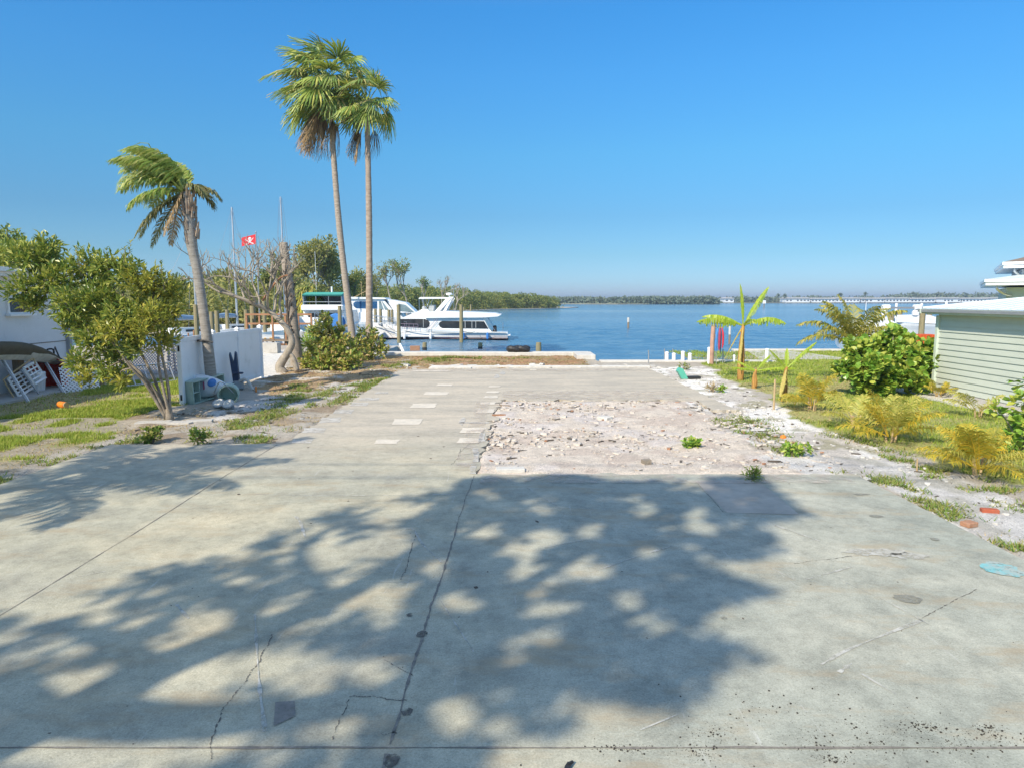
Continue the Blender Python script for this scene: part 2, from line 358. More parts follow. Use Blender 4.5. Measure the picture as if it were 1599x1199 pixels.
# ---------------------------------------------------------------- ground
def axis(lo, hi, a, b, fine, coarse):
    return np.unique(np.round(np.concatenate([np.arange(lo, a, coarse), np.arange(a, b, fine), np.arange(b, hi+.01, coarse)]), 3))
XL, XR = -7.5, 4.0          # the raised left seawall runs between these
gx = np.unique(np.concatenate([axis(-70, 70, -20, 22, .14, 2.5), [XL, XR, 12.5]])); gy = np.unique(np.concatenate([axis(-40, 43, 2.8, 38, .14, 2.5), [32.2, 35.5, 38.6, 43]]))
X, Y = np.meshgrid(gx, gy)
PX = lambda pts: [tuple(ground(*p)[:2]) for p in pts]
lawn_left = PX([(0, 634), (100, 612), (180, 600), (285, 588), (300, 600), (278, 632), (240, 642), (205, 655), (160, 680), (105, 700), (60, 715), (0, 735)])
lawn_left = [(-30, 18.5)]+lawn_left+[(-30, 12)]
lawn_right = PX([(1100, 571), (1125, 585), (1165, 600), (1205, 627), (1245, 650), (1290, 664), (1335, 682), (1400, 708), (1450, 728), (1520, 752), (1599, 765)])+[(11, 10.0), (40, 10), (40, 43), (4.5, 43)]
lawn_right[-1] = (9.0, 39); 
wob = lambda s, a, o: (vnoise(X, Y, s, o)-.5)*a
Xw = X+wob(1.2, .9, 1)+wob(.35, .35, 2); Yw = Y+wob(1.2, .9, 3)+wob(.35, .35, 4)
inL = inpoly(Xw, Yw, lawn_left); inR = inpoly(Xw, Yw, lawn_right)
def zone(px, wa=1.0):
    p = PX(px); return inpoly(X+wob(.9, .8*wa, 5)+wob(.3, .3*wa, 6), Y+wob(.9, .8*wa, 7)+wob(.3, .3*wa, 8), p)
nb = vnoise(X, Y, 2.3, 9)*.6+vnoise(X, Y, .6, 10)*.4
C = np.zeros(X.shape+(3,))
put = lambda mask, col, k=1.0: C.__setitem__(mask, C[mask]*(1-k)+np.array(col)*k)
put(np.ones(X.shape, bool), (.38, .33, .26))
put(nb > .55, (.40, .36, .30), .8)
rub = (X > -.9) & (X < 5.2+wob(1.2, 2.2, 50)) & (Y > 10.6) & (Y < 19.8+wob(.8, .8, 51)); put(rub, (.57, .49, .40)); put(rub & (vnoise(X, Y, .5, 11) > .60), (.46, .37, .30), .6); put(rub & (vnoise(X, Y, .8, 21) > .66), (.56, .50, .45), .7)
sandR = zone([(1012, 574), (1100, 572), (1260, 655), (1340, 690), (1480, 745), (1640, 800), (1640, 900), (1345, 748), (1250, 745), (1180, 700), (1120, 660), (1075, 625)], .6)
put(sandR, (.68, .64, .58)); put(sandR & (vnoise(X, Y, .7, 12) > .57), (.42, .37, .31), .75); put(sandR & (vnoise(X, Y, .45, 22) > .68), (.24, .22, .11), .6)
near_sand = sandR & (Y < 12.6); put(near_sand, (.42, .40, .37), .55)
sandL = zone([(405, 548), (448, 548), (440, 600), (405, 596)], .5); put(sandL, (.62, .58, .51))
mulch = zone([(440, 575), (610, 555), (900, 553), (915, 570), (800, 578), (640, 578), (590, 590), (430, 625), (400, 612)], 1.0); put(mulch, (.38, .255, .135), .9); put(mulch & (vnoise(X, Y, .6, 13) > .6), (.24, .15, .085), .8); put(mulch & (vnoise(X, Y, .5, 14) > .70), (.50, .45, .38), .9)
backdirt = (X > -5) & (X < 3.4) & (Y > 29.3) & (Y < 35); put(backdirt, (.34, .185, .10), .85); put(backdirt & (vnoise(X, Y, .7, 15) > .58), (.26, .20, .10), .8)
grey = zone([(330, 640), (420, 618), (520, 600), (600, 590), (560, 620), (470, 640), (400, 660), (330, 665)], 1.0); put(grey & (vnoise(X, Y, .6, 16) > .42), (.52, .49, .45), .8)
brn = zone([(170, 690), (230, 640), (300, 640), (420, 640), (520, 615), (590, 600), (450, 690)], 1.0); put(brn & (vnoise(X, Y, .55, 17) > .60), (.25, .185, .12), .75)
sm = lambda v, a, b: np.clip((v-a)/(b-a), 0, 1)[..., None]
def blend(mask, col, w): global C; w = w*mask[..., None]; C = C*(1-w)+np.array(col)*w
put(inL, (.23, .25, .06), .92); blend(inL, (.34, .29, .16), sm(nb, .5, .68)*.8)
put(inL & (Y < 16.6) & (vnoise(X, Y, .55, 18) > .46), (.33, .285, .22), .9)
put(inR, (.25, .28, .07), .92); blend(inR, (.36, .33, .13), sm(nb, .48, .68)*.75)
Z = (vnoise(X, Y, .5, 30)-.5)*.03+(vnoise(X, Y, .22, 31)-.5)*.025
Z += np.where(rub, (vnoise(X, Y, .3, 32)-.4)*.04+(vnoise(X, Y, 1.3, 34)-.4)*.05+.028, 0)+np.where(grey | brn | mulch, (vnoise(X, Y, .45, 33)-.35)*.09, 0)
slab_out = [(-7.98, -14), (5.65, -14), (5.66, 11.0), (-.6, 11.0), (-.35, 19.3), (5.3, 19.3), (5.25, 17.6), (5.85, 17.6), (5.72, 28.7), (-4.55, 28.1), (-4.55, 13.35), (-7.98, 13.35)]
inS = inpoly(X, Y, slab_out); Z = np.where(inS, -.06, Z)
land = lambda x, y: (y < 32.2) | ((x < XL) & (y < 43)) | ((x < XR) & (x > XL) & (y < 35.5)) | ((x > 12.5) & (y < 38.6))
nx, ny = len(gx), len(gy); idx = np.arange(nx*ny).reshape(ny, nx)
cx = (gx[:-1]+gx[1:])/2; cy = (gy[:-1]+gy[1:])/2; CX, CY = np.meshgrid(cx, cy)
q = np.stack([idx[:-1, :-1], idx[:-1, 1:], idx[1:, 1:], idx[1:, :-1]], -1)[land(CX, CY)]
def ground_mat():
    m, t, P, N, L = nodes('lot_soil')
    a = N('ShaderNodeAttribute'); a.attribute_name = 'tint'; tc = N('ShaderNodeTexCoord'); o = tc.outputs['Object']
    n1 = noise(N, L, o, 5, 8, .75); n2 = noise(N, L, o, 42, 5, .7)
    c = mix(N, L, 1.0, a.outputs[0], ramp(N, L, n1.outputs[0], [(.33, .86), (.66, 1.34)]), 'MULTIPLY')
    c = mix(N, L, 1.0, c, ramp(N, L, n2.outputs[0], [(.36, .66), (.48, 1.05), (.64, 1.25)]), 'MULTIPLY')
    L(c, P.inputs['Base Color']); P.inputs['Roughness'].default_value = .95; P.inputs['Specular IOR Level'].default_value = .15
    b = N('ShaderNodeBump'); b.inputs['Strength'].default_value = .9; b.inputs['Distance'].default_value = .035; L(n2.outputs[0], b.inputs['Height']); L(b.outputs[0], P.inputs['Normal'])
    return m
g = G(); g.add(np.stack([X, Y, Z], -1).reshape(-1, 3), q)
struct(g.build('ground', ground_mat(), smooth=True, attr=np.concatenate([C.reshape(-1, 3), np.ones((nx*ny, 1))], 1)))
# ---------------------------------------------------------------- concrete slab
def jag(a, b, n, amp, seed):
    r = np.random.default_rng(seed); a, b = np.array(a, float), np.array(b, float); d = unit(b-a); nrm = np.array([-d[1], d[0]])
    return [tuple(a+(b-a)*t+nrm*r.normal(0, amp)) for t in np.linspace(0, 1, n)[1:-1]]
SZ = .05
def slab_mat():
    m, t, P, N, L = nodes('driveway_concrete')
    tc = N('ShaderNodeTexCoord'); o = tc.outputs['Object']
    n1 = noise(N, L, o, .42, 6, .62); n2 = noise(N, L, o, 1.7, 8, .7); n3 = noise(N, L, o, 60, 3, .6)
    mp = N('ShaderNodeMapping'); mp.inputs['Scale'].default_value = (.8, 2.0, 1); mp.inputs['Rotation'].default_value = (0, 0, R(28)); L(o, mp.inputs[0]); n4 = noise(N, L, mp.outputs[0], .9, 8, .72); n7 = noise(N, L, o, 9, 6, .75); n8 = noise(N, L, o, 150, 2, .5)
    mp5 = N('ShaderNodeMapping'); mp5.inputs['Scale'].default_value = (3.2, .25, 1); mp5.inputs['Rotation'].default_value = (0, 0, R(-24)); L(o, mp5.inputs[0]); n5 = noise(N, L, mp5.outputs[0], 2.2, 8, .75)
    c = ramp(N, L, n1.outputs[0], [(.34, (.36, .345, .275)), (.5, (.42, .395, .295)), (.66, (.49, .435, .305))])
    sxa = N('ShaderNodeSeparateXYZ'); L(o, sxa.inputs[0]); fa = N('ShaderNodeMapRange'); fa.inputs[1].default_value = -.85; fa.inputs[2].default_value = 1.2; L(sxa.outputs[0], fa.inputs[0])
    cr = ramp(N, L, n1.outputs[0], [(.34, (.325, .335, .275)), (.5, (.37, .37, .30)), (.66, (.425, .41, .325))]); c = mix(N, L, fa.outputs[0], c, cr)
    c = mix(N, L, 1.0, c, ramp(N, L, n2.outputs[0], [(.30, .74), (.52, 1.0), (.70, 1.16)]), 'MULTIPLY')
    c = mix(N, L, 1.0, c, ramp(N, L, n7.outputs[0], [(.34, .84), (.5, 1.0), (.66, 1.10)]), 'MULTIPLY'); c = mix(N, L, 1.0, c, ramp(N, L, n8.outputs[0], [(.30, .72), (.40, 1.0), (.66, 1.08)]), 'MULTIPLY')
    c = mix(N, L, 1.0, c, ramp(N, L, n3.outputs[0], [(.35, .86), (.65, 1.10)]), 'MULTIPLY')
    c = mix(N, L, ramp(N, L, n4.outputs[0], [(.52, 0.), (.70, .65)]), c, (.38, .29, .175))
    c = mix(N, L, ramp(N, L, n5.outputs[0], [(.62, 0.), (.70, .55)]), c, (.60, .585, .53))
    # the back yard strip is greyer and paler with grime lines
    sx = N('ShaderNodeSeparateXYZ'); L(o, sx.inputs[0])
    f = N('ShaderNodeMapRange'); f.inputs[1].default_value = 10.5; f.inputs[2].default_value = 15; L(sx.outputs[1], f.inputs[0])
    mp6 = N('ShaderNodeMapping'); mp6.inputs['Scale'].default_value = (.45, 1.5, 1); L(o, mp6.inputs[0]); n6 = noise(N, L, mp6.outputs[0], .9, 8, .68)
    back = ramp(N, L, n6.outputs[0], [(.34, (.39, .35, .28)), (.5, (.475, .42, .33)), (.66, (.55, .475, .365))])
    back = mix(N, L, 1.0, back, ramp(N, L, n7.outputs[0], [(.34, .84), (.5, 1.0), (.66, 1.10)]), 'MULTIPLY'); back = mix(N, L, 1.0, back, ramp(N, L, n3.outputs[0], [(.35, .88), (.65, 1.1)]), 'MULTIPLY')
    c = mix(N, L, f.outputs[0], c, back)
    L(c, P.inputs['Base Color']); P.inputs['Roughness'].default_value = .85; P.inputs['Specular IOR Level'].default_value = .25
    b = N('ShaderNodeBump'); b.inputs['Strength'].default_value = .35; b.inputs['Distance'].default_value = .01; L(n3.outputs[0], b.inputs['Height']); L(b.outputs[0], P.inputs['Normal'])
    return m
o = slab_out
out = [o[0], o[1], o[2]]+jag(o[2], o[3], 40, .035, 1)+[o[3]]+jag(o[3], o[4], 46, .08, 2)+[o[4]]+jag(o[4], o[5], 34, .09, 3)+[o[5], o[6]]+jag(o[6], o[7], 6, .03, 4)+[o[7]]+jag(o[7], o[8], 50, .025, 5)+[o[8]]+jag(o[8], o[9], 50, .05, 6)+[o[9]]+jag(o[9], o[10], 70, .035, 7)+[o[10]]+jag(o[10], o[11], 20, .03, 8)+[o[11]]
slab = struct(G().prism(out, -.12, SZ).build('concrete_slab', slab_mat()))
def wig(a, b, n, amp, seed=0):
    r = np.random.default_rng(seed+50); a, b = np.array(a, float), np.array(b, float); d = unit(b-a); nrm = np.array([-d[1], d[0]]); w = np.cumsum(r.normal(0, amp, n)); w -= np.linspace(w[0], w[-1], n)
    return [tuple(a+(b-a)*t+nrm*w[i]) for i, t in enumerate(np.linspace(0, 1, n))]
PP = lambda *pts: [tuple(ground(*p, SZ)[:2]) for p in pts]
g = G(); Z1 = SZ+.004
for a, b, w, amp, sd in [((-7.9, 4.06), (5.6, 4.06), .018, .002, 1), ((-.82, -2), (-.79, 4.0), .025, .006, 2), ((-.79, 4.09), (-.70, 8.3), .017, .003, 3), ((-.70, 8.3), (-.62, 10.9), .010, .003, 4), ((-4.66, 4.1), (-4.66, 13.3), .012, .003, 5)]:
    g.ribbon(wig(a, b, 60, amp, sd), w, Z1, .7)
g.build('expansion_joint', m_crack, slab)
g = G()
for k, pts in enumerate([((330, 1185), (345, 1110), (385, 1060), (400, 1040), (425, 990)), ((545, 1088), (600, 1090), (636, 1093)), ((545, 1092), (520, 1155)), ((600, 1030), (645, 1055)), ((620, 1145), (595, 1145)), ((720, 700), (715, 715), (705, 725)), ((715, 708), (735, 690)), ((1090, 755), (1130, 800)), ((650, 830), (636, 885), (625, 905)), ((1240, 880), (1330, 868)), ((1440, 965), (1525, 920))]):
    W_ = PP(*pts); q_ = []
    for i in range(len(W_)-1): q_ += wig(W_[i], W_[i+1], 30, .0045, k*7+i)[:-1 if i < len(W_)-2 else None]
    g.ribbon(q_, .0075, Z1, 1.0)
blob = lambda cx, cy, rx, ry, n=14, j=.35, sd=0: [(cx+rx*math.cos(2*math.pi*i/n)*(1+j*(random.random()-.5)), cy+ry*math.sin(2*math.pi*i/n)*(1+j*(random.random()-.5))) for i in range(n)]
for (px, py, r) in [(659, 990, .05), (636, 1111, .04), (612, 1188, .05), (640, 960, .03)]:
    c = ground(px, py, SZ); b = blob(c[0], c[1], r, r*1.3); g.add([(x, y, Z1+.001) for x, y in b], [tuple(range(len(b)))])
g.build('crack', m_crackp, slab)
g = G()
for pts, w in [(((461, 806), (469, 816), (476, 838)), .05), (((632, 826), (646, 827), (660, 850), (690, 878)), .045), (((688, 938), (712, 975), (740, 1018)), .022), (((276, 944), (294, 966)), .06), (((398, 960), (404, 1060), (414, 1142)), .035), (((560, 908), (690, 910)), .012), (((930, 892), (985, 872), (1050, 852)), .05), (((1258, 905), (1330, 885)), .03), (((1310, 905), (1390, 942), (1450, 975)), .03), (((1282, 1038), (1330, 1012), (1440, 968)), .05), (((1310, 1050), (1330, 1036)), .06), (((1345, 1052), (1400, 1085)), .03), (((1210, 820), (1280, 845)), .05), (((1130, 850), (1240, 905)), .016), (((820, 760), (870, 790)), .03), (((300, 885), (340, 886)), .015), (((850, 855), (940, 838)), .018), (((1000, 1140), (1060, 1115)), .02), (((400, 772), (560, 774), (735, 771)), .03), (((100, 905), (165, 892)), .02)]:
    g.ribbon(spline([(*p, 0) for p in PP(*pts)], 5), w*.55, Z1+.002, .8)
for (px, py, rx, ry) in [(1365, 862, .34, .12), (1420, 868, .2, .10)]:
    c = ground(px, py, SZ); b = blob(c[0], c[1], rx, ry, 30, .5); g.add([(x, y, Z1+.003) for x, y in b], [tuple(range(len(b)))])
g.build('mortar_mark', m_scratch, slab)
g = G()
def prect(x0, x1, y0, y1):
    a = ground(x0, y0, SZ); b = ground(x1, y0, SZ); c = ground(x1+(x1-x0)*.12, y1, SZ); dd = ground(x0+(x1-x0)*.14, y1, SZ)
    P = [a, b, c, dd]; n = []
    for i in range(4):
        for t in (0, .33, .66): n.append(tuple((P[i]+(P[(i+1) % 4]-P[i])*t+rng.normal(0, .012, 3))[:2]))
    g.add([(x, y, Z1+.0015+len(g.V)*.0004) for x, y in n], [tuple(range(12))])
for r in [(584, 620, 693, 686), (611, 655, 663, 654), (640, 678, 637, 630), (660, 697, 617, 612), (680, 705, 603, 600), (718, 752, 676, 668), (724, 757, 652, 661)[:0] or (712, 748, 692, 684), (742, 770, 645, 639), (748, 772, 632, 628), (754, 776, 622, 618), (758, 778, 614, 611), (762, 780, 605, 603), (640, 700, 581, 579)]: prect(*r)
g.build('floor_patch', m_tilep, slab)
g = G()
for r in [(470, 505, 676, 668), (498, 530, 660, 652), (520, 548, 646, 640), (545, 572, 634, 629), (560, 590, 625, 621), (585, 605, 615, 612), (455, 485, 692, 686)]: prect(*r)
for px, py0, py1 in [(738, 740, 727), (742, 722, 700), (752, 690, 676)]: prect(px-5, px+5, py0, py1)
for (px, py, rx, ry) in [(742, 660, .42, .1), (722, 658, .06, .5), (775, 588, .1, .7), (785, 583, .12, .6), (860, 577, .5, .08), (960, 577, .7, .06)]:
    c = ground(px, py, SZ); b = blob(c[0], c[1], rx, ry, 18, .7); g.add([(x, y, Z1+.003) for x, y in b], [tuple(range(len(b)))])
g.build('mortar_patch', m_mpatch, slab)
g = G(); c = ground(1564, 889, SZ); b = blob(c[0], c[1], .19, .20, 26, .3); g.add([(x, y, Z1+.005) for x, y in b], [tuple(range(len(b)))])
o_ = g.build('paint_spill', m_teal, slab); o_['label'] = 'teal paint spill on the pale concrete'
g = G(); g.add([(*p, Z1+.005) for p in PP((427, 1135), (462, 1118), (460, 1095), (430, 1097))], [(0, 1, 2, 3)])
g.build('tar_patch', patchy(M('tar_patch', (.25, .22, .19), .8, var=.2, scale=12), 16, .30, .46, .85), slab)
g = G()
for px, py, rx, ry in [(1418, 935, .13, .1), (1368, 806, .1, .06), (1345, 772, .12, .05), (1460, 842, .05, .05), (1130, 965, .03, .03)]:
    c = ground(px, py, SZ); b = blob(c[0], c[1], rx, ry, 22, .3); g.add([(x, y, Z1+.004) for x, y in b], [tuple(range(len(b)))])
g.build('stain', M('slab_stain', (.26, .25, .20), .85, var=.25, scale=14), slab)
patchy(bpy.data.materials['slab_stain'], 18, .34, .56, .85)
g = G()
for x0, x1, y0, y1 in ((-.3, 5.2, 19.4, 21.4), (-1.0, -.62, 11.4, 19), (-.5, 5.4, 10.4, 10.95), (-4.4, 5.6, 27.2, 28.0)):
    g.add([(x0, y0, Z1+.012), (x1, y0, Z1+.012), (x1, y1, Z1+.012), (x0, y1, Z1+.012)], [(0, 1, 2, 3)]); 
g.build('dust_film', m_dust, slab)
# darker old render on the front slab at the right of the shade
g = G(); g.add([(*p, Z1-.001) for p in PP((1135, 800), (1248, 803), (1215, 775), (1180, 748), (1085, 750))], [(0, 1, 2, 3, 4)])
g.build('screed_patch', M('tan_screed', (.42, .37, .30), .85, var=.18, scale=3), slab)
# ---------------------------------------------------------------- seawalls, footings, paved bits
def wall(name, label, cat, boxes, mat, cap=None):
    t = thing(name, label, cat, (boxes[0][0][0], boxes[0][0][1], 0))
    g = G(); [g.bbox(c, d, .03) for c, d in boxes]; g.build('wall', mat, t)
    if cap: g = G(); [g.bbox(c, d, .02) for c, d in cap]; g.build('cap', m_concw, t)
    return t
wall('seawall', 'raised pale seawall cap behind the red-brown dirt, left of the steps', 'seawall', [((-1.75, 35.6, -.65), (11.5, .3, 1.3)), ((3.95, 33.9, -.65), (.3, 3.1, 1.3))], m_conc, [((-1.5, 35.45, .10), (11.0, .75, .2)), ((3.6, 34.0, .12), (.9, 2.2, .24))])
wall('seawall', 'low straight seawall edge behind the rear slab, right of the raised cap', 'seawall', [((8.25, 32.3, -.65), (8.4, .3, 1.3))], m_conc, [((8.25, 32.1, .0), (8.2, .7, .12))])
wall('seawall', 'neighbour seawall with pale cap beyond the right lawn', 'seawall', [((41, 38.75, -.65), (57, .3, 1.3)), ((12.4, 35.5, -.65), (.3, 6.2, 1.3))], m_conc, [((41, 38.6, .06), (57, .55, .12))])
wall('seawall', 'old basin wall behind the two tall palms', 'seawall', [((-38, 43.1, -.65), (62, .3, 1.3)), ((-7.35, 39.3, -.65), (.3, 7.4, 1.3))], m_conc)
t = tag(G().bbox((1.2, 28.95, .03), (9.3, .38, .16), .02).bbox((-2.6, 28.7, .02), (1.8, .35, .12), .02).build('concrete_footing', m_concw, origin=(1.2, 28.95, 0)), 'long pale concrete footing across the back edge of the rear slab', 'footing')
struct(G().prism([(12.0, 33.0), (16.5, 33.0), (15.7, 38.2), (13.2, 38.2)], -.1, .045).build('patio', m_conc))
struct(G().prism([(-30, 6), (-14.15, 6), (-14.15, 25), (-30, 25)], -.1, .06).build('path', M('side_walk', (.40, .39, .36), .9, var=.15, scale=2, bump=.2)))
g = G(); g.box((12.55, 18, .01), (.7, 9, .09)); struct(g.build('gravel_border', M('border_sand', (.58, .55, .5), .95, var=.25, scale=14, bump=.8)))
# ---------------------------------------------------------------- plants
UP = A3(0, 0, 1); WIND = A3(-1, .15, 0)
def rdir(n, up=0.0):
    v = rng.normal(size=(n, 3)); v = unit(v); v[:, 2] += up; return unit(v)
def fan(g, hub, a, n, Rl, nseg=26, spread=R(125), wind=.35, droop=.35):
    """a fan leaf: segments joined near the hub, free and blown at the tips"""
    a = unit(a); b = unit(np.cross(n, a)); n = np.cross(a, b)
    th = np.linspace(-spread, spread, nseg); dth = th[1]-th[0]
    s = np.cos(th)[:, None]*a+np.sin(th)[:, None]*b; w = -np.sin(th)[:, None]*a+np.cos(th)[:, None]*b
    ln = Rl*(.72+.28*np.cos(th*.75))*rng.uniform(.88, 1.06, nseg)
    V = []
    for t, wf in ((.06, 1.), (.36, 1.), (.62, 1.05), (.84, .58), (1.0, .08)):
        hw = (min(t, .42)*ln*dth*.52*wf)[:, None]
        c = hub+s*(t*ln)[:, None]+n*(.30*Rl*t*(1-t))-UP*(droop*Rl*max(0, t-.25)**1.6*1.35)[None] if False else hub+s*(t*ln)[:, None]+n*(.30*Rl*t*(1-t))
        c = c+(-UP*droop+WIND*wind)*(Rl*max(0, t-.25)**1.5*1.4)
        c = c+rng.normal(0, .012+.06*max(0, t-.5), (nseg, 3))
        pl = n*(.018*Rl*(1 if t < .5 else .4))
        V += [c-w*hw-pl, c+pl*1.3, c+w*hw-pl]
    V = np.stack(V, 1).reshape(-1, 3); bs = np.arange(nseg)[:, None]*15; F = []
    for k in range(4):
        for j in range(2): F.append(bs+np.array([[k*3+j, k*3+j+1, k*3+3+j+1, k*3+3+j]]))
    g.add(V, np.concatenate(F))
def feather(g, base, d, L, lf=.5, n=34, grav=.9, wind=0., vdown=.35, w=.035, start=.18, rad=.022, lift=.25, thin=1.0):
    """a pinnate frond with drooping leaflets on both sides of a curved rachis"""
    d = unit(d); p = np.array(base, float); P = [p.copy()]; m = 16
    for i in range(m):
        d = unit(d+(-UP*grav+WIND*wind)*(L/m)*(.25+1.2*i/m)); p = p+d*L/m; P.append(p.copy())
    P = np.array(P); g.tube(P, [rad, rad*.7, rad*.25], 5)
    t = np.linspace(start, .99, n); ii = t*m; i0 = np.clip(ii.astype(int), 0, m-1); f = (ii-i0)[:, None]
    c = P[i0]*(1-f)+P[i0+1]*f; T = unit(P[i0+1]-P[i0])
    side = unit(np.cross(T, UP)+1e-6); nn = unit(np.cross(side, T))
    ll = lf*np.sin(np.clip(t*1.05, 0, 1)*math.pi*.86+.22)**.7
    for sg in (-1, 1):
        dd = unit(side*sg+T*(.55+.5*t[:, None])+nn*lift+rng.normal(0, .13, (n, 3)))
        l1 = (ll*rng.uniform(.8, 1.15, n))[:, None]
        b1 = c+dd*l1*.5; fall = -UP*vdown+WIND*wind*.9
        b2 = b1+unit(dd*.6+fall*1.0+rng.normal(0, .1, (n, 3)))*l1*.32; b3 = b2+unit(dd*.25+fall*1.5+rng.normal(0, .12, (n, 3)))*l1*.3
        wd = T*(w*.5*thin); V = np.stack([c-wd*.5, c+wd*.5, b1-wd, b1+wd, b2-wd*.8, b2+wd*.8, b3-wd*.1, b3+wd*.1], 1).reshape(-1, 3)
        bs = np.arange(n)[:, None]*8
        g.add(V, np.concatenate([bs+np.array([[k, k+1, k+3, k+2]]) for k in (0, 2, 4)]))
def ringtrunk(g, pts, r, n=10, rings=46, bump=.05):
    P = spline(pts, max(4, rings//max(1, len(pts)-1))); m = len(P)
    rr = np.interp(np.linspace(0, 1, m), np.linspace(0, 1, len(r)), r)*(1+bump*((np.arange(m) % 2)*2-1)*.5+rng.normal(0, bump*.4, m))
    g.tube(P, rr, n)
# ---- the two tall fan palms
def fan_palm(loc, top, crown_r, nlive, ndead, label, mat, seed, lean=(0, 0), bias=0.):
    global rng
    rng = np.random.default_rng(seed)
    t = thing('fan_palm', label, 'palm tree', loc, 'tall fan palms')
    g = G(); base = A3(*loc); top = A3(*top)
    mid = base+(top-base)*.5+A3(lean[0], lean[1], 0)
    ringtrunk(g, [base-A3(0, 0, .2), base+A3(0, 0, .7), mid, top], [.29, .22, .185, .16, .14], 12, 80, .06); g.build('trunk', mat, t, smooth=True)
    k = 0
    for i in range(nlive+ndead):
        dead = i >= nlive; az = i*2.39996+rng.uniform(-.3, .3)
        if dead: el = R(rng.uniform(-75, -50)); az = math.pi+rng.uniform(-.9, 1.1) if rng.random() < .75 else rng.uniform(0, 6.28)
        else: el = R(80-(i/nlive)**.85*118+rng.uniform(-7, 7))
        d = A3(math.cos(az)*math.cos(el), math.sin(az)*math.cos(el), math.sin(el)); d = unit(d+WIND*(.14+bias))
        pl = crown_r*rng.uniform(.42, .62)*(1 if not dead else .8); p0 = top+A3(0, 0, .12+rng.uniform(-.45, .25) if not dead else -.5)+d*.1
        P = [p0]; dd = d.copy()
        for s in range(5): dd = unit(dd-UP*.09+WIND*.03); P.append(P[-1]+dd*pl/5)
        g = G(); g.tube(P, [.032, .02], 5)
        nrm = unit(np.cross(np.cross(dd, UP)+1e-4, dd)+rng.normal(0, .25, 3)); ax = unit(dd-UP*(.1 if not dead else .5)+rng.normal(0, .10, 3))
        fan(g, P[-1], ax, nrm, crown_r*rng.uniform(.50, .66)*(1 if not dead else .8), 24, R(rng.uniform(95, 125) if not dead else 40), rng.uniform(.1, .32) if not dead else .3, rng.uniform(.15, .42) if not dead else .8)
        o = g.build('frond', l_dead if dead else (l_fan if rng.random() < .6 else l_fandk), t)
        if dead: o['label'] = 'dead brown frond hanging down'
    g = G()
    for i in range(26):
        az = rng.uniform(0, 6.28); z = rng.uniform(-.7, .15); c = top+A3(math.cos(az)*.17, math.sin(az)*.17, z); g.tube([c, c+A3(math.cos(az)*.16, math.sin(az)*.16, .28)], [.04, .015], 4)
    g.build('leaf_boots', m_trunkr, t)
    return t
b1 = ground(551, 549); b2 = ground(577, 550)
fan_palm(b1, deep(513, 132, b1[1]), 2.7, 34, 7, 'taller fan palm with a full wind-blown crown and hanging dead fronds, left of the pair', m_trunk, 11, (-.12, 0))
fan_palm(b2, deep(573, 162, b2[1]), 2.05, 24, 4, 'slightly shorter fan palm with a smaller ragged crown and reddish straight trunk', m_trunkr, 12, (.05, 0), -.12)
# ---- bent feather palm in front of the fence
rng = np.random.default_rng(21)
pb = ground(336, 622); t = thing('feather_palm', 'bent feather palm with wind-swept drooping fronds in front of the white fence', 'palm tree', pb)
yy = pb[1]; pts = [pb-A3(0, 0, .15), deep(331, 600, yy), deep(322, 520, yy), deep(309, 430, yy), deep(299, 380, yy), deep(294, 330, yy), deep(290, 300, yy)]
g = G(); ringtrunk(g, pts, [.23, .175, .15, .135, .135, .165, .12, .08], 14, 60, .035); g.build('trunk', M('grey_palm_bark', (.33, .30, .26), .9, var=.25, scale=2, stretch=(2, 2, 14), bump=.5, stain=(.17, .14, .11)), t, smooth=True)
g = G(); c = deep(300, 368, yy)
for i in range(34):
    az = rng.uniform(0, 6.28); z = rng.uniform(-.3, 1.1); q = c+A3(-.06*z+math.cos(az)*.15, math.sin(az)*.15, z); g.tube([q, q+A3(math.cos(az)*.06, math.sin(az)*.06, .3)], [.05, .02], 4)
g.build('leaf_sheaths', m_trunkr, t)
top = deep(289, 300, yy)
for (az, el, L, wind, gr, mat) in [(2.9, 58, 2.9, .5, .62, l_queen), (2.6, 52, 2.8, .5, .66, l_queen), (3.4, 54, 2.8, .5, .66, l_queen), (3.0, 40, 2.6, .4, .62, l_queen), (2.2, 56, 2.7, .5, .7, l_queen), (3.9, 50, 2.6, .5, .7, l_queen), (1.8, 66, 2.4, 1.0, .8, l_queen), (4.6, 64, 2.4, 1.0, .8, l_queen), (2.9, 34, 2.7, .4, .7, l_queen), (3.2, 24, 2.4, .20, .8, l_queen), (2.7, 8, 2.2, .12, .8, l_queen), (3.8, 6, 2.2, .10, .9, l_queen), (3.0, 72, 2.8, .65, .6, l_queen), (2.4, 66, 2.7, .6, .68, l_queen), (3.6, 68, 2.7, .6, .68, l_queen), (3.1, 50, 2.9, .45, .55, l_queen),
        (0.2, 30, 1.45, -.1, 2.3, l_queend), (5.8, 26, 1.4, -.1, 2.4, l_queend), (0.9, 15, 1.4, -.1, 2.4, l_queend), (3.2, -20, 2.6, .03, .8, l_queend), (2.9, -38, 2.7, .03, .5, l_queend), (3.6, -30, 2.6, .03, .6, l_queend), (2.4, -48, 2.6, .02, .35, l_dead), (3.9, -62, 2.0, .0, .3, l_dead)]:
    g = G(); e = R(el); feather(g, top+rng.normal(0, .06, 3), A3(math.cos(az)*math.cos(e), math.sin(az)*math.cos(e), math.sin(e)), L*.75, .60 if mat is l_queen else .36, 74 if mat is l_queen else 50, gr, wind, .55, .042, .16, .03, .2)
    o = g.build('frond', mat, t)
    if mat is l_dead: o['label'] = 'dry brown frond hanging beside the trunk'
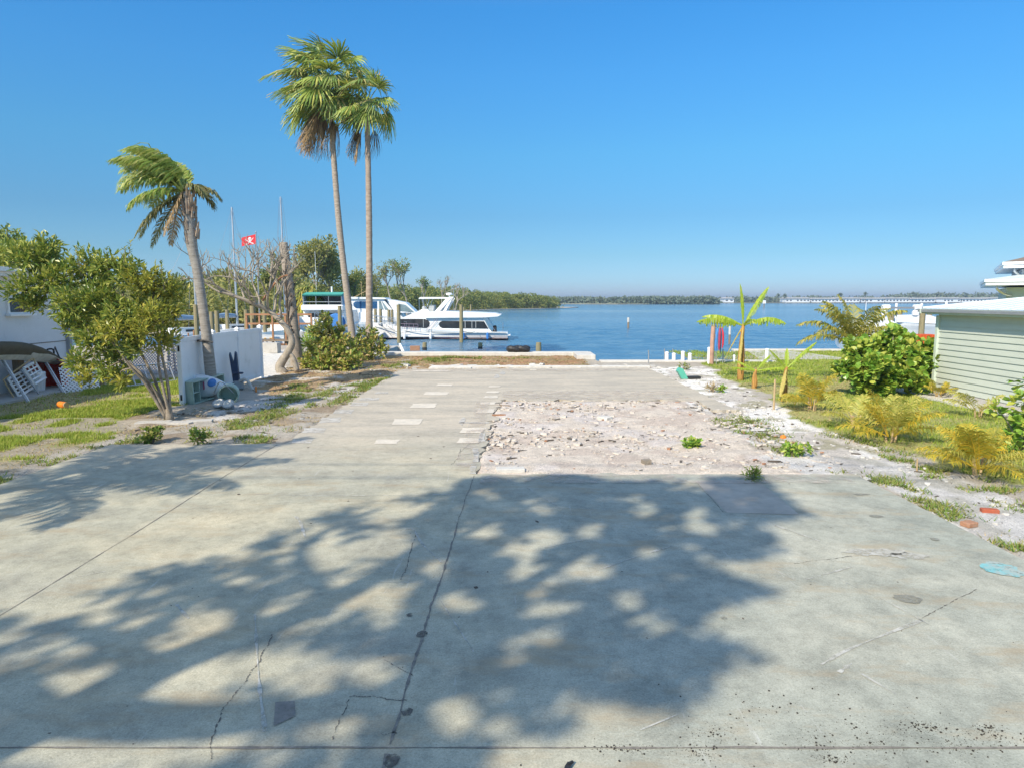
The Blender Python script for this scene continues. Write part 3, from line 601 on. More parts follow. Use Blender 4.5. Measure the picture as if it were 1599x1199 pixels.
g = G(); k = deep(328, 500, yy); g.lathe((deep(319, 532, yy)), [(.19, -.03), (.20, 0), (.19, .03)], 14); g.tube([deep(321, 531, yy)-A3(0, .2, 0), deep(337, 534, yy)-A3(0, .2, 0)], .025, 6); g.build('strap', m_black, t)
# ---- leafless trunk and frangipani
rng = np.random.default_rng(23)
sb = ground(464, 571); t = thing('palm_stump', 'bare topless palm trunk standing beside the leafless frangipani', 'tree trunk', sb)
g = G(); yy = sb[1]; ringtrunk(g, [sb-A3(0, 0, .2), deep(457, 500, yy), deep(449, 430, yy), deep(442.5, 379, yy)], [.30, .24, .22, .20, .17], 12, 60, .05); g.build('trunk', m_trunk, t, smooth=True)
g = G()
for i in range(30):
    f = rng.random(); c = deep(464-f*20, 571-f*185, yy); az = rng.uniform(0, 6.28); g.tube([c+A3(math.cos(az), math.sin(az), 0)*.2, c+A3(math.cos(az)*.3, math.sin(az)*.3, .16)], [.045, .012], 4)
for k in range(5):
    P = spline([deep(462-k*2, 540-k*20, yy)+A3(-.22, -.15, 0), deep(455-k, 500-k*24, yy)+A3(0, -.27, .0), deep(466-k*2, 470-k*18, yy)+A3(.2, -.12, 0)], 5); g.tube(P, [.03, .02], 5)
g.build('leaf_boots', m_dbark, t)
def branch(g, p, d, L, r, depth, tips, spread=.6, up=.15, kids=(2, 3), sh=.72, n=6, wob=.12):
    P = [np.array(p, float)]; dd = unit(d)
    for i in range(4): dd = unit(dd+rng.normal(0, wob, 3)+UP*up*.15); P.append(P[-1]+dd*L/4)
    g.tube(P, [r, r*.72], n, False)
    if depth == 0: tips.append((P[-1], dd)); return
    for k in range(rng.integers(kids[0], kids[1]+1)):
        nd = unit(dd+rdir(1)[0]*spread+UP*up); branch(g, P[-1] if k < 2 else P[-2], nd, L*sh*rng.uniform(.8, 1.2), r*.68, depth-1, tips, spread, up, kids, sh, max(4, n-1), wob)
fb = ground(440, 582); t = thing('frangipani_tree', 'leafless grey frangipani with a crooked trunk and forked stubby branches', 'tree', fb)
yy = fb[1]; g = G(); K = [deep(443, 585, yy), deep(437, 572, yy), deep(448, 553, yy), deep(456, 535, yy), deep(449, 515, yy), deep(438, 502, yy)]
P = spline(K, 6); g.tube(P, [.21, .18, .15, .13, .115, .105], 10)
P2 = spline([deep(452, 552, yy), deep(458, 560, yy), deep(464, 580, yy)], 5); g.tube(P2, [.08, .10, .12], 8)
g.build('trunk', m_plum, t, smooth=True)
g = G(); tips = []
main = spline([K[-1], deep(420, 486, yy), deep(395, 474, yy-.4), deep(365, 462, yy-.7), deep(340, 455, yy-.9)], 5); g.tube(main, [.10, .08, .05], 8)
for (q, d, L, r, dep) in [(main[-1], A3(-1, -.2, .35), .8, .05, 3), (main[14], A3(-.8, -.5, .7), .9, .055, 4), (main[12], A3(-.5, .5, .8), .9, .055, 4), (main[9], A3(-.3, -.4, 1), .95, .06, 4), (main[7], A3(-.6, .4, 1), 1.0, .06, 4), (main[5], A3(0, -.4, 1), 1.0, .07, 4), (main[3], A3(.1, .5, 1), 1.0, .06, 4), (K[-1], A3(.3, -.2, 1), 1.0, .075, 4), (main[11], A3(-.9, -.1, .2), .9, .05, 3), (main[6], A3(-.5, -.5, .25), .9, .05, 3)]:
    branch(g, q, d, L, r*.8, dep, tips, .68, .22, (2, 3), .72, 6, .12)
g.build('branch', m_plum, t, smooth=True)
red = spline([deep(420, 505, yy-.3), deep(436, 470, yy-.3), deep(452, 440, yy-.3), deep(470, 430, yy-.3)], 5)
o = G().tube(spline([deep(410, 470, yy), deep(425, 448, yy), deep(440, 433, yy), deep(452, 430, yy)], 4), [.05, .03], 6).build('branch', m_redwood, t); o['label'] = 'reddish broken branch'
# ---- generic leafy crowns
def clumps(g, gl, cs, origin, n, L, W, mat=None, shape=0, twig=.5, up=.3, limb=.03, fold=.25, per=9, curl=.12, stemfrom=None):
    """cs: (centre, radius) list; leafy twigs point outward from each centre"""
    tot = sum(r**2 for _, r in cs); PP_, DD_, NN_ = [], [], []
    for c, r in cs:
        c = np.asarray(c, float); k = max(3, int(n*r*r/tot/per))
        if stemfrom is not None: g.tube(spline([stemfrom, (stemfrom+c)/2+rng.normal(0, .12, 3)*r+A3(0, 0, .1), c], 4), [limb*1.6, limb*.5], 5, False)
        d = rdir(k, .15); rad = r*rng.uniform(.35, 1., k)**.6
        p = c+d*rad[:, None]*A3(1, 1, .85)
        td = unit(d*.8+UP*up+rng.normal(0, .35, (k, 3)))
        for i in range(min(k, 9)): g.tube([c+d[i]*rad[i]*.15, p[i]], [limb*.45, limb*.15], 4, False)
        for j in range(per):
            f = j/per; a = rng.uniform(0, 6.28, k); u = unit(np.cross(td, UP+.01)); v = np.cross(td, u)
            out = np.cos(a)[:, None]*u+np.sin(a)[:, None]*v
            PP_.append(p+td*(f-.6)*twig*rng.uniform(.7, 1.2, (k, 1))+out*.01); DD_.append(unit(out*(1.05-.75*f)+td*(.35+.9*f)+rng.normal(0, .2, (k, 3)))); NN_.append(unit(td*.7+UP*.6+rng.normal(0, .3, (k, 3))))
    P = np.concatenate(PP_); m = len(P)
    gl.leaves(P, np.concatenate(DD_), np.concatenate(NN_), L*rng.uniform(.65, 1.2, m), W*rng.uniform(.75, 1.15, m), fold, shape, curl)
# big leaning shrub tree on the left
rng = np.random.default_rng(31)
tb = ground(266, 657); yy = tb[1]; t = thing('buttonwood_tree', 'bushy many-stemmed tree leaning left in front of the white house', 'tree', tb)
g = G(); gl = G(); gg = G(); cs = []; gold = []
for (px, py, dy, r) in [(45, 405, .3, .62), (15, 395, .5, .45), (75, 385, .6, .4), (40, 455, .0, .62), (90, 440, .2, .62), (130, 415, .4, .6), (170, 415, .2, .55), (110, 480, -.3, .62), (155, 470, .1, .7), (200, 430, .0, .55), (58, 478, .1, .36), (108, 512, .2, .42), (150, 530, -.3, .6), (190, 500, -.4, .6), (125, 565, .3, .45), (170, 575, -.2, .45), (215, 480, .3, .55), (140, 495, .7, .6), (185, 545, .4, .6), (80, 420, .6, .5), (210, 545, -.5, .45), (150, 440, .8, .5)]:
    cs.append((deep(px, py, yy+dy), r*.70))
for (px, py, dy, r) in [(225, 440, -.1, .5), (255, 450, .2, .45), (240, 495, -.3, .5), (265, 490, .1, .4), (255, 530, -.1, .42), (215, 520, -.6, .42), (175, 515, -.8, .4), (275, 460, .3, .3), (190, 590, -.3, .3), (135, 588, .0, .3)]:
    gold.append((deep(px, py, yy+dy), r*.75))
st = [(deep(262, 652, yy), deep(235, 600, yy-.1), deep(195, 560, yy-.2), deep(160, 520, yy)), (deep(263, 652, yy), deep(240, 590, yy+.1), deep(215, 540, yy+.2), deep(190, 470, yy+.2)), (deep(266, 650, yy), deep(262, 600, yy), deep(250, 540, yy), deep(238, 470, yy)), (deep(264, 652, yy), deep(225, 590, yy+.2), deep(150, 540, yy+.3), deep(80, 450, yy+.3)), (deep(261, 655, yy), deep(228, 600, yy-.2), deep(205, 575, yy-.4), deep(180, 540, yy-.5)), (deep(268, 655, yy), deep(258, 620, yy-.1), deep(247, 560, yy-.1), deep(255, 500, yy-.1))]
for k, s_ in enumerate(st): g.tube(spline(s_, 6), [.045, .036, .027, .014], 7)
g.tube([tb-A3(0, 0, .1), tb+A3(-.02, 0, .3)], [.12, .07], 9)
stems = [s_[-1] for s_ in st]; near = lambda c: min(stems+[s_[2] for s_ in st], key=lambda q: np.linalg.norm(q-c))
for c, r in cs+gold: g.tube(spline([near(c), (near(c)+c)/2+rng.normal(0, .08, 3), c], 4), [.022, .008], 5, False)
clumps(g, gl, cs, None, 8600, .175, .064, twig=.34, up=.5, limb=.012)
clumps(g, gg, gold, None, 3000, .165, .060, twig=.36, up=.6, limb=.012)
for (px, py) in [(195, 385), (205, 375), (118, 385), (225, 410), (250, 405), (165, 388)]:
    q = deep(px, py, yy+rng.uniform(-.2, .3)); q0 = q-A3(rng.uniform(-.1, .2), 0, .7); g.tube([q0, q], [.012, .004], 4)
    f = rng.random(26); a = rng.uniform(0, 6.28, 26); gl.leaves(q0+(q-q0)*f[:, None], np.stack([np.cos(a), np.sin(a), np.full(26, .9)], 1), np.tile(UP, (26, 1)), .11, .035)
g.build('stems', m_bark, t, smooth=True); gl.build('foliage', l_tree, t); o = gg.build('foliage', l_gold, t); o['label'] = 'golden-brown foliage on the right side'
# ---- hedge-like plants round the tall palms
def shrub(name, label, cat, loc, cs, n, L, W, mat, shape=0, group=None, stem=m_bark, **k):
    t = thing(name, label, cat, loc, group); g = G(); gl = G()
    clumps(g, gl, cs, None, n, L, W, shape=shape, stemfrom=np.asarray(loc, float)+A3(0, 0, .03), **k)
    g.build('stems', stem, t, smooth=True); gl.build('foliage', mat, t); return t
rng = np.random.default_rng(33)
def px_shrub(name, label, cat, base, blobs, n, L, W, mat, shape=0, **k):
    b = ground(*base); return shrub(name, label, cat, b, [(deep(x, y, b[1]+dy), r) for x, y, dy, r in blobs], n, L, W, mat, shape, **k)
px_shrub('hedge_shrub', 'mottled bushy shrub with pinkish dry patches at the foot of the two tall palms', 'shrub', (580, 562), [(560, 540, 0, .6), (588, 538, .3, .5), (572, 522, .6, .5), (545, 550, -.3, .55), (596, 548, .2, .35), (570, 555, -.4, .5), (555, 562, -.5, .4)], 2000, .17, .10, l_mix, 1, twig=.3, up=.3, limb=.02)
px_shrub('hedge_shrub', 'rounded leafy green shrub between the bare trunk and the taller fan palm', 'shrub', (515, 576), [(505, 515, .2, .5), (500, 545, -.2, .6), (530, 542, .2, .6), (520, 562, -.5, .55), (548, 564, -.3, .45), (487, 565, -.1, .5), (525, 525, .5, .5), (507, 500, .3, .3), (505, 568, -.6, .45), (536, 572, -.5, .35)], 4000, .17, .10, l_mix, 1, twig=.32, up=.35, limb=.02)
fp = ground(488, 570); t = thing('young_fan_palm', 'young bright green fan palm growing low beside the bare trunk', 'palm', fp)
for i, (px, py, r) in enumerate([(482, 520, .75), (494, 508, .85), (478, 548, .7), (499, 530, .75), (470, 540, .6)]):
    g = G(); hub = deep(px, py+20, fp[1]-.2+i*.1); g.tube([fp, (fp+hub)/2+A3(0, 0, .1), hub], .015, 5); fan(g, hub, hub-fp+A3(0, 0, .3), A3(.1, -1, .3)+rng.normal(0, .2, 3), r, 22, R(110), .05, .15); g.build('frond', l_grape, t)
# low creeping green at foot of stump, right-hand seagrapes
rng = np.random.default_rng(35)
gb = ground(1385, 615); yy = gb[1]
t = shrub('sea_grape_shrub', 'big round sea grape shrub with bright green leaves at the shed corner', 'shrub', gb, [(deep(1385+(x-1385)*1.08, 598+(y-598)*.80, yy+dy), r*.78) for x, y, dy, r in [(1345, 545, .1, .6), (1390, 535, .4, .65), (1425, 550, .2, .55), (1330, 575, -.2, .5), (1365, 570, -.6, .62), (1405, 575, -.6, .62), (1440, 575, .0, .45), (1385, 598, -.5, .45), (1350, 600, -.3, .4), (1425, 598, -.3, .4), (1375, 545, .9, .6), (1415, 515, .5, .35), (1448, 545, .4, .35), (1380, 610, -.5, .3), (1410, 540, -.2, .5), (1355, 530, .5, .4), (1452, 560, -.1, .4), (1447, 530, .3, .36), (1395, 500, .2, .26), (1335, 520, .3, .24)]], 5200, .20, .17, l_grape, 1, twig=.30, up=.55, limb=.028, fold=.12, per=8)
sg = ground(1597, 712); yy = sg[1]
t = shrub('sea_grape_sapling', 'thin sea grape sapling with a few round leaves at the right edge', 'plant', sg, [(deep(x, y, yy+dy), r) for x, y, dy, r in [(1592, 690, 0, .26), (1575, 680, .1, .22), (1600, 660, 0, .28), (1560, 640, .1, .12), (1598, 628, 0, .25), (1605, 595, 0, .22), (1580, 712, -.1, .2)]], 300, .15, .13, l_grape, 1, twig=.22, up=.5, limb=.014, per=6)
# coconut-like palm behind the sea grape
rng = np.random.default_rng(36)
cb = ground(1332, 596)+A3(0, .6, 0); t = thing('young_coconut_palm', 'young coconut palm with yellowing arched fronds behind the sea grape shrub', 'palm', cb)
yy = cb[1]; ctop = deep(1334, 540, yy); g = G(); ringtrunk(g, [cb, (cb+ctop)/2+A3(.05, 0, 0), ctop], [.16, .12, .1], 10, 16, .05); g.build('trunk', m_trunk, t, smooth=True)
for (az, el, L) in [(3.3, 62, 2.1), (2.8, 48, 2.2), (3.6, 40, 2.2), (3.1, 70, 2.0), (4.0, 58, 2.0), (2.2, 66, 2.0), (1.2, 66, 2.0), (.3, 62, 2.0), (5.6, 60, 2.1), (.0, 42, 2.0), (4.8, 65, 2.0), (3.0, 30, 2.1), (6.0, 30, 1.9), (5.0, 45, 2.0), (2.6, 80, 1.9)]:
    g = G(); e = R(el); feather(g, ctop, A3(math.cos(az)*math.cos(e), math.sin(az)*math.cos(e), math.sin(e)), L, .5, 40, .75, .02, .55, .045, .15, .022, .2); g.build('frond', l_coco, t)
# bananas
def banana(loc, hgt, r, lv, label, seed):
    global rng
    rng = np.random.default_rng(seed); t = thing('banana_plant', label, 'banana plant', loc, 'banana plants along the lawn edge')
    top = A3(loc[0]+.03, loc[1], hgt); g = G(); g.tube(spline([A3(*loc)-A3(0, 0, .1), A3(loc[0]-.02, loc[1], hgt*.5), top], 6), [r*1.25, r*1.0, r*.85, r*.55], 10)
    for k in range(5):
        a = rng.uniform(0, 6.28); q = A3(*loc)+A3(math.cos(a), math.sin(a), 0)*r*1.05
        g.tube(spline([q+A3(0, 0, .05), q+A3(0, 0, hgt*.4), q+A3(-math.cos(a)*r*.4, -math.sin(a)*r*.4, hgt*rng.uniform(.6, .85))], 4), [.02, .025, .008], 5)
    g.build('stem', m_bstem, t, smooth=True)
    for (d, L, Wd, grav, mat) in lv:
        g = G(); dd = unit(A3(*d)); p = top-A3(0, 0, .06); P = [p.copy()]; m = 18
        for i in range(m): dd = unit(dd-UP*grav*(L/m)*(.3+1.1*i/m)); p = p+dd*L/m; P.append(p.copy())
        P = np.array(P); g.tube(P, [.03, .018, .006], 5)
        # blade torn into strips
        ns = 46; t_ = np.linspace(.16, .995, ns); ii = t_*m; i0 = np.clip(ii.astype(int), 0, m-1); f = (ii-i0)[:, None]; c = P[i0]*(1-f)+P[i0+1]*f; T = unit(P[i0+1]-P[i0])
        side = unit(np.cross(T, UP)+A3(1e-4, 1e-4, 0)); nn = np.cross(side, T); hw = Wd*.5*np.clip(np.sin(np.clip((t_-.1)/.9, 0, 1)*math.pi)**.55, .08, 1)*rng.uniform(.8, 1.05, ns)
        hl = L*.84/ns*.56
        for sg_ in (-1, 1):
            lean = rng.normal(.0, .10, (ns, 1)).cumsum(0)*.15+.18; e1 = c+side*sg_*(hw*.55)[:, None]+nn*(hw*.16)[:, None]+T*hl*lean*3; drop = np.clip(rng.normal(.75, .28, (ns, 1)), .1, 1.2)
            e2 = c+side*sg_*hw[:, None]*(1-.55*drop)-UP*(hw[:, None]*drop*.9)+T*hl*lean*6+nn*(hw*.1)[:, None]
            V = np.stack([c-T*hl, c+T*hl, e1-T*hl, e1+T*hl*.96, e2-T*hl*.85, e2+T*hl*.75], 1).reshape(-1, 3); bs = np.arange(ns)[:, None]*6
            g.add(V, np.concatenate([bs+np.array([[0, 1, 3, 2]]), bs+np.array([[2, 3, 5, 4]])]))
        o = g.build('leaf', mat, t)
        if mat is l_bandry: o['label'] = 'dry leaf hanging down'
    return t
banana(ground(1156, 594), 2.02, .095, [((-1, -.1, .35), 1.75, .62, .42, l_banana), ((-.9, .4, .55), 1.5, .58, .60, l_banana), ((-.12, 0, 1), 1.5, .52, .04, l_banana), ((.62, .1, 1), 1.65, .52, .06, l_banana), ((.8, -.3, .5), 1.5, .58, .95, l_banana), ((-.15, -.25, -.9), 1.5, .16, .1, l_bandry), ((-.4, .1, -.75), 1.35, .18, .2, l_bandry), ((.1, -.9, .6), 1.0, .3, 1.2, l_banana)], 'tall banana plant with torn leaves and an orange stem at the lawn edge', 41)
banana(ground(1178, 606), .62, .075, [((-1, 0, .28), .85, .22, .5, l_banana), ((1, -.2, .25), 1.25, .26, .35, l_banana), ((.8, .2, .9), .75, .22, .25, l_banana), ((-.7, .3, .5), .75, .2, .6, l_banana)], 'smallest banana plant with spreading leaves, right of the tall one', 42)
banana(ground(1224, 627), 1.0, .07, [((-.75, 0, .9), .75, .2, .35, l_banana), ((1, .1, .95), 1.15, .26, .12, l_banana), ((-.3, -.4, -.7), .9, .22, .1, l_bandry), ((.1, .3, 1), .6, .2, .2, l_banana)], 'young banana plant with one hanging yellow leaf, beside the bare stake', 43)
# arecas
def areca(loc, size, n, label, seed, mat=l_areca, lean=(0, 0)):
    global rng
    rng = np.random.default_rng(seed); t = thing('areca_palm', label, 'palm', loc, 'yellow areca palms along the right lawn')
    g = G()
    for k in range(5): a = rng.uniform(0, 6.28); q = A3(*loc)+A3(math.cos(a), math.sin(a), 0)*.08*size; g.tube([q-A3(0, 0, .05), q+A3(math.cos(a)*.05, math.sin(a)*.05, .35*size)], [.025, .015], 6)
    g.build('stems', m_tan, t)
    for i in range(n):
        a = i*2.39996+rng.uniform(-.4, .4); e = R(rng.uniform(22, 80)); g = G()
        feather(g, A3(*loc)+A3(math.cos(a)*.06, math.sin(a)*.06, .12), A3(math.cos(a)*math.cos(e)+lean[0], math.sin(a)*math.cos(e)+lean[1], math.sin(e)), size*rng.uniform(.7, 1.15), .36*size, 34, 1.0/size, 0, .35, .017, .26, .010, .25)
        g.build('frond', mat if rng.random() < .8 else l_areca2, t)
areca(ground(1267, 640), .95, 15, 'areca palm clump nearest the bananas, feathery yellow fronds', 51)
areca(ground(1335, 668), .85, 11, 'sparse pale areca palm between two denser clumps', 52, l_areca2)
areca(ground(1390, 690), .95, 18, 'dense golden areca palm below the sea grape shrub', 53)
areca(ground(1527, 742), .85, 21, 'golden areca palm nearest the right edge of the lot', 54, l_areca, (-.1, 0))
areca(ground(1478, 622)+A3(-.25, 0, 0), .5, 8, 'low dry areca fronds at the foot of the shed corner', 55)
areca(ground(1545, 652)+A3(-.3, 0, 0), .75, 7, 'small pale areca palm against the shed siding', 56, l_areca2)
# ---- small notable weeds
rng = np.random.default_rng(60)
def weed(px, py, h, label, n=90, mat=l_grape, W_=.045, L_=.09):
    b = ground(px, py); b[2] = .0; t = thing('weed_plant', label, 'weed', b); g = G(); gl = G(); cs = [(b+A3(rng.normal(0, h*.4), rng.normal(0, h*.4), h*rng.uniform(.4, .9)), h*.42) for k in range(6)]
    clumps(g, gl, cs, None, n, L_, W_, shape=1, twig=.08, up=.5, limb=.006, stemfrom=b, per=6); g.build('stems', m_bark, t); gl.build('foliage', mat, t); return t
weed(1080, 700, .20, 'bright green weed alone on the rubble patch', 260)
t = weed(1237, 714, .24, 'green weed with an orange tinge at the sand edge of the rubble', 260); g = G(); g.lathe(ground(1222, 702)+A3(0, 0, .22), [(.01, 0), (.06, .02), (.05, .06), (.01, .08)], 10); g.build('flower', m_orange, t)
weed(1178, 752, .18, 'dark straggly weed at the top edge of the front slab', 160, l_weed, .02, .12)
weed(1068, 577, .25, 'low green weed at the seawall end of the rear slab', 120, l_weed)
weed(1128, 613, .16, 'round green weed on the white sand near the rear slab', 140)
weed(240, 692, .28, 'wide leafy weed on the upper left edge of the slab', 420, l_weed)
weed(317, 694, .28, 'upright green weed between slab edge and the leaning tree', 240, l_weed)
weed(1113, 612, .2, 'brown withered weed beside the round green one', 140, l_dry, .02, .16)
# ---- stuff: grass, weeds, dry litter
def bladeset(mask, n, h, w, mat, name, seed, lean=.35, x0=-20, x1=20, y0=8, y1=38, zb=-.005):
    r = np.random.default_rng(seed); ok = []; tot = 0
    iy = lambda y: np.clip(np.searchsorted(gy, y)-1, 0, ny-1); ix = lambda x: np.clip(np.searchsorted(gx, x)-1, 0, nx-1)
    while tot < n:
        x = r.uniform(x0, x1, 60000); y = y0+(y1-y0)*r.random(60000)**1.6; m = r.random(60000) < mask[iy(y), ix(x)]; ok.append(np.stack([x[m], y[m]], 1)); tot += m.sum()
        if len(ok) > 150: break
    p = np.concatenate(ok)[:n]; m = len(p); z = Z[iy(p[:, 1]), ix(p[:, 0])]+zb
    P = np.c_[p, z]; a = r.uniform(0, 6.28, m); d = unit(np.stack([np.cos(a)*lean, np.sin(a)*lean, np.ones(m)], 1)+r.normal(0, .2, (m, 3)))
    hh = h*r.uniform(.5, 1.3, m)*(1+p[:, 1]/40); ww = w*(1+p[:, 1]/14); sd = np.stack([-np.sin(a), np.cos(a), np.zeros(m)], 1)*ww[:, None]*.5
    V = np.stack([P-sd, P+sd, P+d*hh[:, None]+np.stack([np.cos(a), np.sin(a), np.zeros(m)], 1)*hh[:, None]*.35], 1).reshape(-1, 3)
    g = G(); g.add(V, np.arange(m)[:, None]*3+np.array([[0, 1, 2]])); o = g.build(name, mat); tag(o, None, None, kind='stuff'); return o
pt = vnoise(X, Y, .6, 40)
tag(bladeset(inR*np.clip((.68-nb)*6, .03, 1)*(X < 22), 110000, .055, .008, l_grass, 'grass', 1, x0=4.5, x1=22, y0=10, y1=38.5), 'short green lawn on the right beside the shed', 'grass')
tag(bladeset(inL*np.clip((.68-nb)*6, .03, 1)*np.where(Y < 16.6, np.clip((.5-vnoise(X, Y, .55, 18))*8, .02, 1), 1), 60000, .06, .009, l_grass, 'grass', 2, x0=-16, x1=-7, y0=12, y1=27), 'bright lawn on the left by the white house', 'grass')
edge = np.zeros(X.shape)
def strip(px, w):
    P = np.array(PX(px))
    for i in range(len(P)-1):
        d = P[i+1]-P[i]; L2 = (d**2).sum(); t = np.clip(((X-P[i][0])*d[0]+(Y-P[i][1])*d[1])/L2, 0, 1); np.maximum(edge, np.exp(-((X-P[i][0]-t*d[0])**2+(Y-P[i][1]-t*d[1])**2)/(w*w)), out=edge)
strip([(1370, 752), (1440, 785), (1500, 822), (1570, 858), (1620, 890)], .28); strip([(0, 755), (60, 728), (110, 712)], .35); strip([(130, 700), (270, 700)], .18); strip([(345, 697), (440, 690)], .2)
strip([(200, 690), (330, 690), (450, 680)], .4); strip([(1160, 655), (1190, 680), (1225, 700)], .3); strip([(1270, 660), (1330, 690), (1420, 722), (1500, 760)], .3); strip([(440, 650), (500, 615), (560, 600)], .3); strip([(520, 640), (560, 605), (610, 590)], .3)
strip([(1130, 660), (1200, 690), (1245, 712)], .25); strip([(1310, 745), (1330, 748)], .15); strip([(1480, 742), (1560, 770), (1640, 800)], .4); strip([(600, 575), (700, 560), (820, 560)], .5)
strip([(470, 600), (440, 640), (330, 680)], .35)
wm = edge*np.clip((pt*.45+vnoise(X, Y, .22, 42)*.35+vnoise(X, Y, 1.5, 41)*.2-.47)*9, 0, 1)*~inS
tag(bladeset(wm, 17000, .07, .012, l_weed, 'weeds', 3, .8, -12, 14, 6.5, 34), 'low weeds creeping along the slab edges and sand', 'weeds')
dm = (mulch | backdirt | (brn & (pt > .5)) | ((edge > .3) & (pt > .38) & (pt < .52)) | (inL & (nb > .56)) | (inR & (nb > .56))) & ~inS
tag(bladeset(dm, 30000, .05, .010, l_dry, 'dry_grass', 4, 1.6, -16, 16, 6.5, 36), 'dry straw and dead grass over the bare dirt', 'dry grass')
# ---------------------------------------------------------------- shade tree and palm beside the camera
rng = np.random.default_rng(70)
K_ = 1/math.tan(SUN_EL)
t = thing('shade_tree', 'big spreading tree beside the drive that throws dappled shade over the slab', 'tree', (-6.9, -1.0, 0))
mass = [(735, 742), (800, 745), (900, 738), (960, 750), (1050, 748), (1180, 742), (1255, 800), (1190, 815), (1215, 862), (1120, 872), (1150, 905), (1225, 915), (1130, 935), (1100, 960), (1175, 1018), (1110, 1035), (1070, 1100), (980, 1085), (940, 1140), (860, 1130), (760, 1190), (640, 1230), (560, 1190), (600, 1120), (640, 1010), (640, 960), (690, 880), (650, 830)]
mass2 = [(-60, 960), (60, 935), (160, 945), (180, 910), (240, 890), (330, 870), (390, 880), (420, 835), (520, 800), (600, 780), (740, 742), (740, 800), (690, 900), (660, 960), (640, 1060), (560, 1230), (-60, 1230)]
holes = [(850, 838, 45, 22), (905, 880, 50, 30), (830, 895, 40, 25), (975, 925, 30, 16), (860, 990, 38, 22), (995, 997, 30, 16), (720, 940, 45, 22), (715, 1105, 42, 45), (820, 1130, 20, 18), (890, 1095, 36, 36), (1060, 1045, 32, 16), (960, 1115, 40, 28), (815, 855, 36, 14), (1095, 805, 26, 20), (760, 820, 45, 16), (925, 828, 30, 14), (1010, 860, 40, 16), (990, 950, 34, 13), (800, 1030, 26, 13), (770, 1075, 24, 16), (1020, 800, 30, 12), (870, 950, 32, 18), (700, 1030, 28, 22)]
holes2 = [(500, 868, 62, 26), (590, 850, 55, 18), (470, 965, 60, 28), (350, 965, 60, 18), (610, 935, 70, 26), (520, 925, 60, 22), (180, 965, 46, 16), (120, 1065, 110, 26), (300, 1030, 95, 28), (430, 1025, 60, 26), (260, 1110, 110, 24), (60, 1150, 70, 40), (560, 1040, 60, 26), (500, 1080, 50, 26), (330, 1080, 70, 22), (120, 1000, 70, 16), (640, 795, 70, 12), (560, 1130, 50, 30), (190, 1170, 70, 18), (400, 1160, 50, 24)]
for k in range(34): holes.append((rng.uniform(680, 1180), rng.uniform(760, 1150), rng.uniform(10, 24), rng.uniform(6, 13)))
for k in range(46): holes2.append((rng.uniform(20, 660), rng.uniform(840, 1190), rng.uniform(16, 46), rng.uniform(7, 15)))
def inpx(px, py, poly, hs, f):
    m = inpoly(px, py, poly); wob_ = (vnoise(px, py, 40, 3)-.5)*.9
    for (x, y, rx, ry) in hs: m &= (((px-x)/rx)**2+((py-y)/ry)**2) > f+wob_
    return m
pts = []
x = rng.uniform(-8, 6, 90000); y = rng.uniform(2.6, 12.5, 90000)
ca, sa = math.cos(PITCH), math.sin(PITCH)
dz = -(H-SZ); fw = y*ca-dz*sa; vv = y*sa+dz*ca; gpx = 799.5+1066*x/fw; gpy = 599.5-1066*vv/fw
sel = inpx(gpx, gpy, mass, holes, .85) & (rng.random(90000) < np.clip((vnoise(x, y, .33, 71)*.6+vnoise(x, y, .8, 72)*.4-.33)*5, .04, .75)) | inpx(gpx, gpy, mass2, holes2, .95) & (rng.random(90000) < np.clip((vnoise(x*.55+y*.35, y*.55-x*.35, .30, 73)*.6+vnoise(x, y, .8, 74)*.4-.40)*4, .01, .30))
gp = np.stack([x, y], 1)[sel]
s_al = gp@SDIR[:2]; hgt = np.clip(9.6+(s_al-3.0)*.36+rng.uniform(-1.8, 1.8, len(gp)), 6.4, 15)
LP = np.c_[gp-SDIR[:2]*(hgt*K_)[:, None], hgt]; n = len(LP)
a = rng.uniform(0, 6.28, n); D = np.stack([np.cos(a), np.sin(a), rng.uniform(-.5, .5, n)], 1); Nn = unit(A3(-.25, -.3, .8)+rng.normal(0, .35, (n, 3)))
G().leaves(LP, D, Nn, rng.uniform(.14, .24, n), rng.uniform(.08, .13, n), .15, 1).build('foliage', l_tree, t)
def lift(px, py, h): q = ground(px, py, SZ); return np.array([q[0]-SDIR[0]*h*K_, q[1]-SDIR[1]*h*K_, h])
g = G(); b0 = A3(-6.9, -1.0, -.2); f0 = lift(120, 1110, 6)
g.tube(spline([b0, (b0+f0)/2+A3(.1, .1, 0), f0], 6), [.30, .24, .19], 10)
for pp, r in [([(120, 1110, 6.0), (250, 1040, 7.0), (400, 985, 7.8), (520, 935, 8.6), (620, 880, 9.4), (740, 800, 10.4)], .15), ([(250, 1040, 7.0), (150, 985, 7.4), (60, 975, 7.8)], .08), ([(400, 985, 7.8), (380, 930, 8.4), (300, 890, 9.0)], .07), ([(520, 935, 8.6), (480, 850, 9.8), (600, 790, 10.8)], .06), ([(120, 1110, 6.0), (330, 1120, 6.8), (640, 1080, 7.4), (850, 1040, 8.0), (1060, 1000, 8.6)], .12), ([(640, 1080, 7.4), (800, 930, 9.0), (950, 840, 10.2), (1100, 770, 11.0)], .09), ([(850, 1040, 8.0), (980, 960, 9.0), (1180, 905, 9.6)], .06), ([(620, 880, 9.4), (800, 800, 10.4), (900, 760, 11.0)], .05), ([(950, 840, 10.2), (1200, 840, 10.4)], .04), ([(0, 1060, 6.4), (120, 1110, 6.0)], .1)]:
    g.tube(spline([lift(*p) for p in pp], 6), [r*1.7, r*.8], 7)
g.build('limbs', m_bark, t, smooth=True)
rng = np.random.default_rng(71)
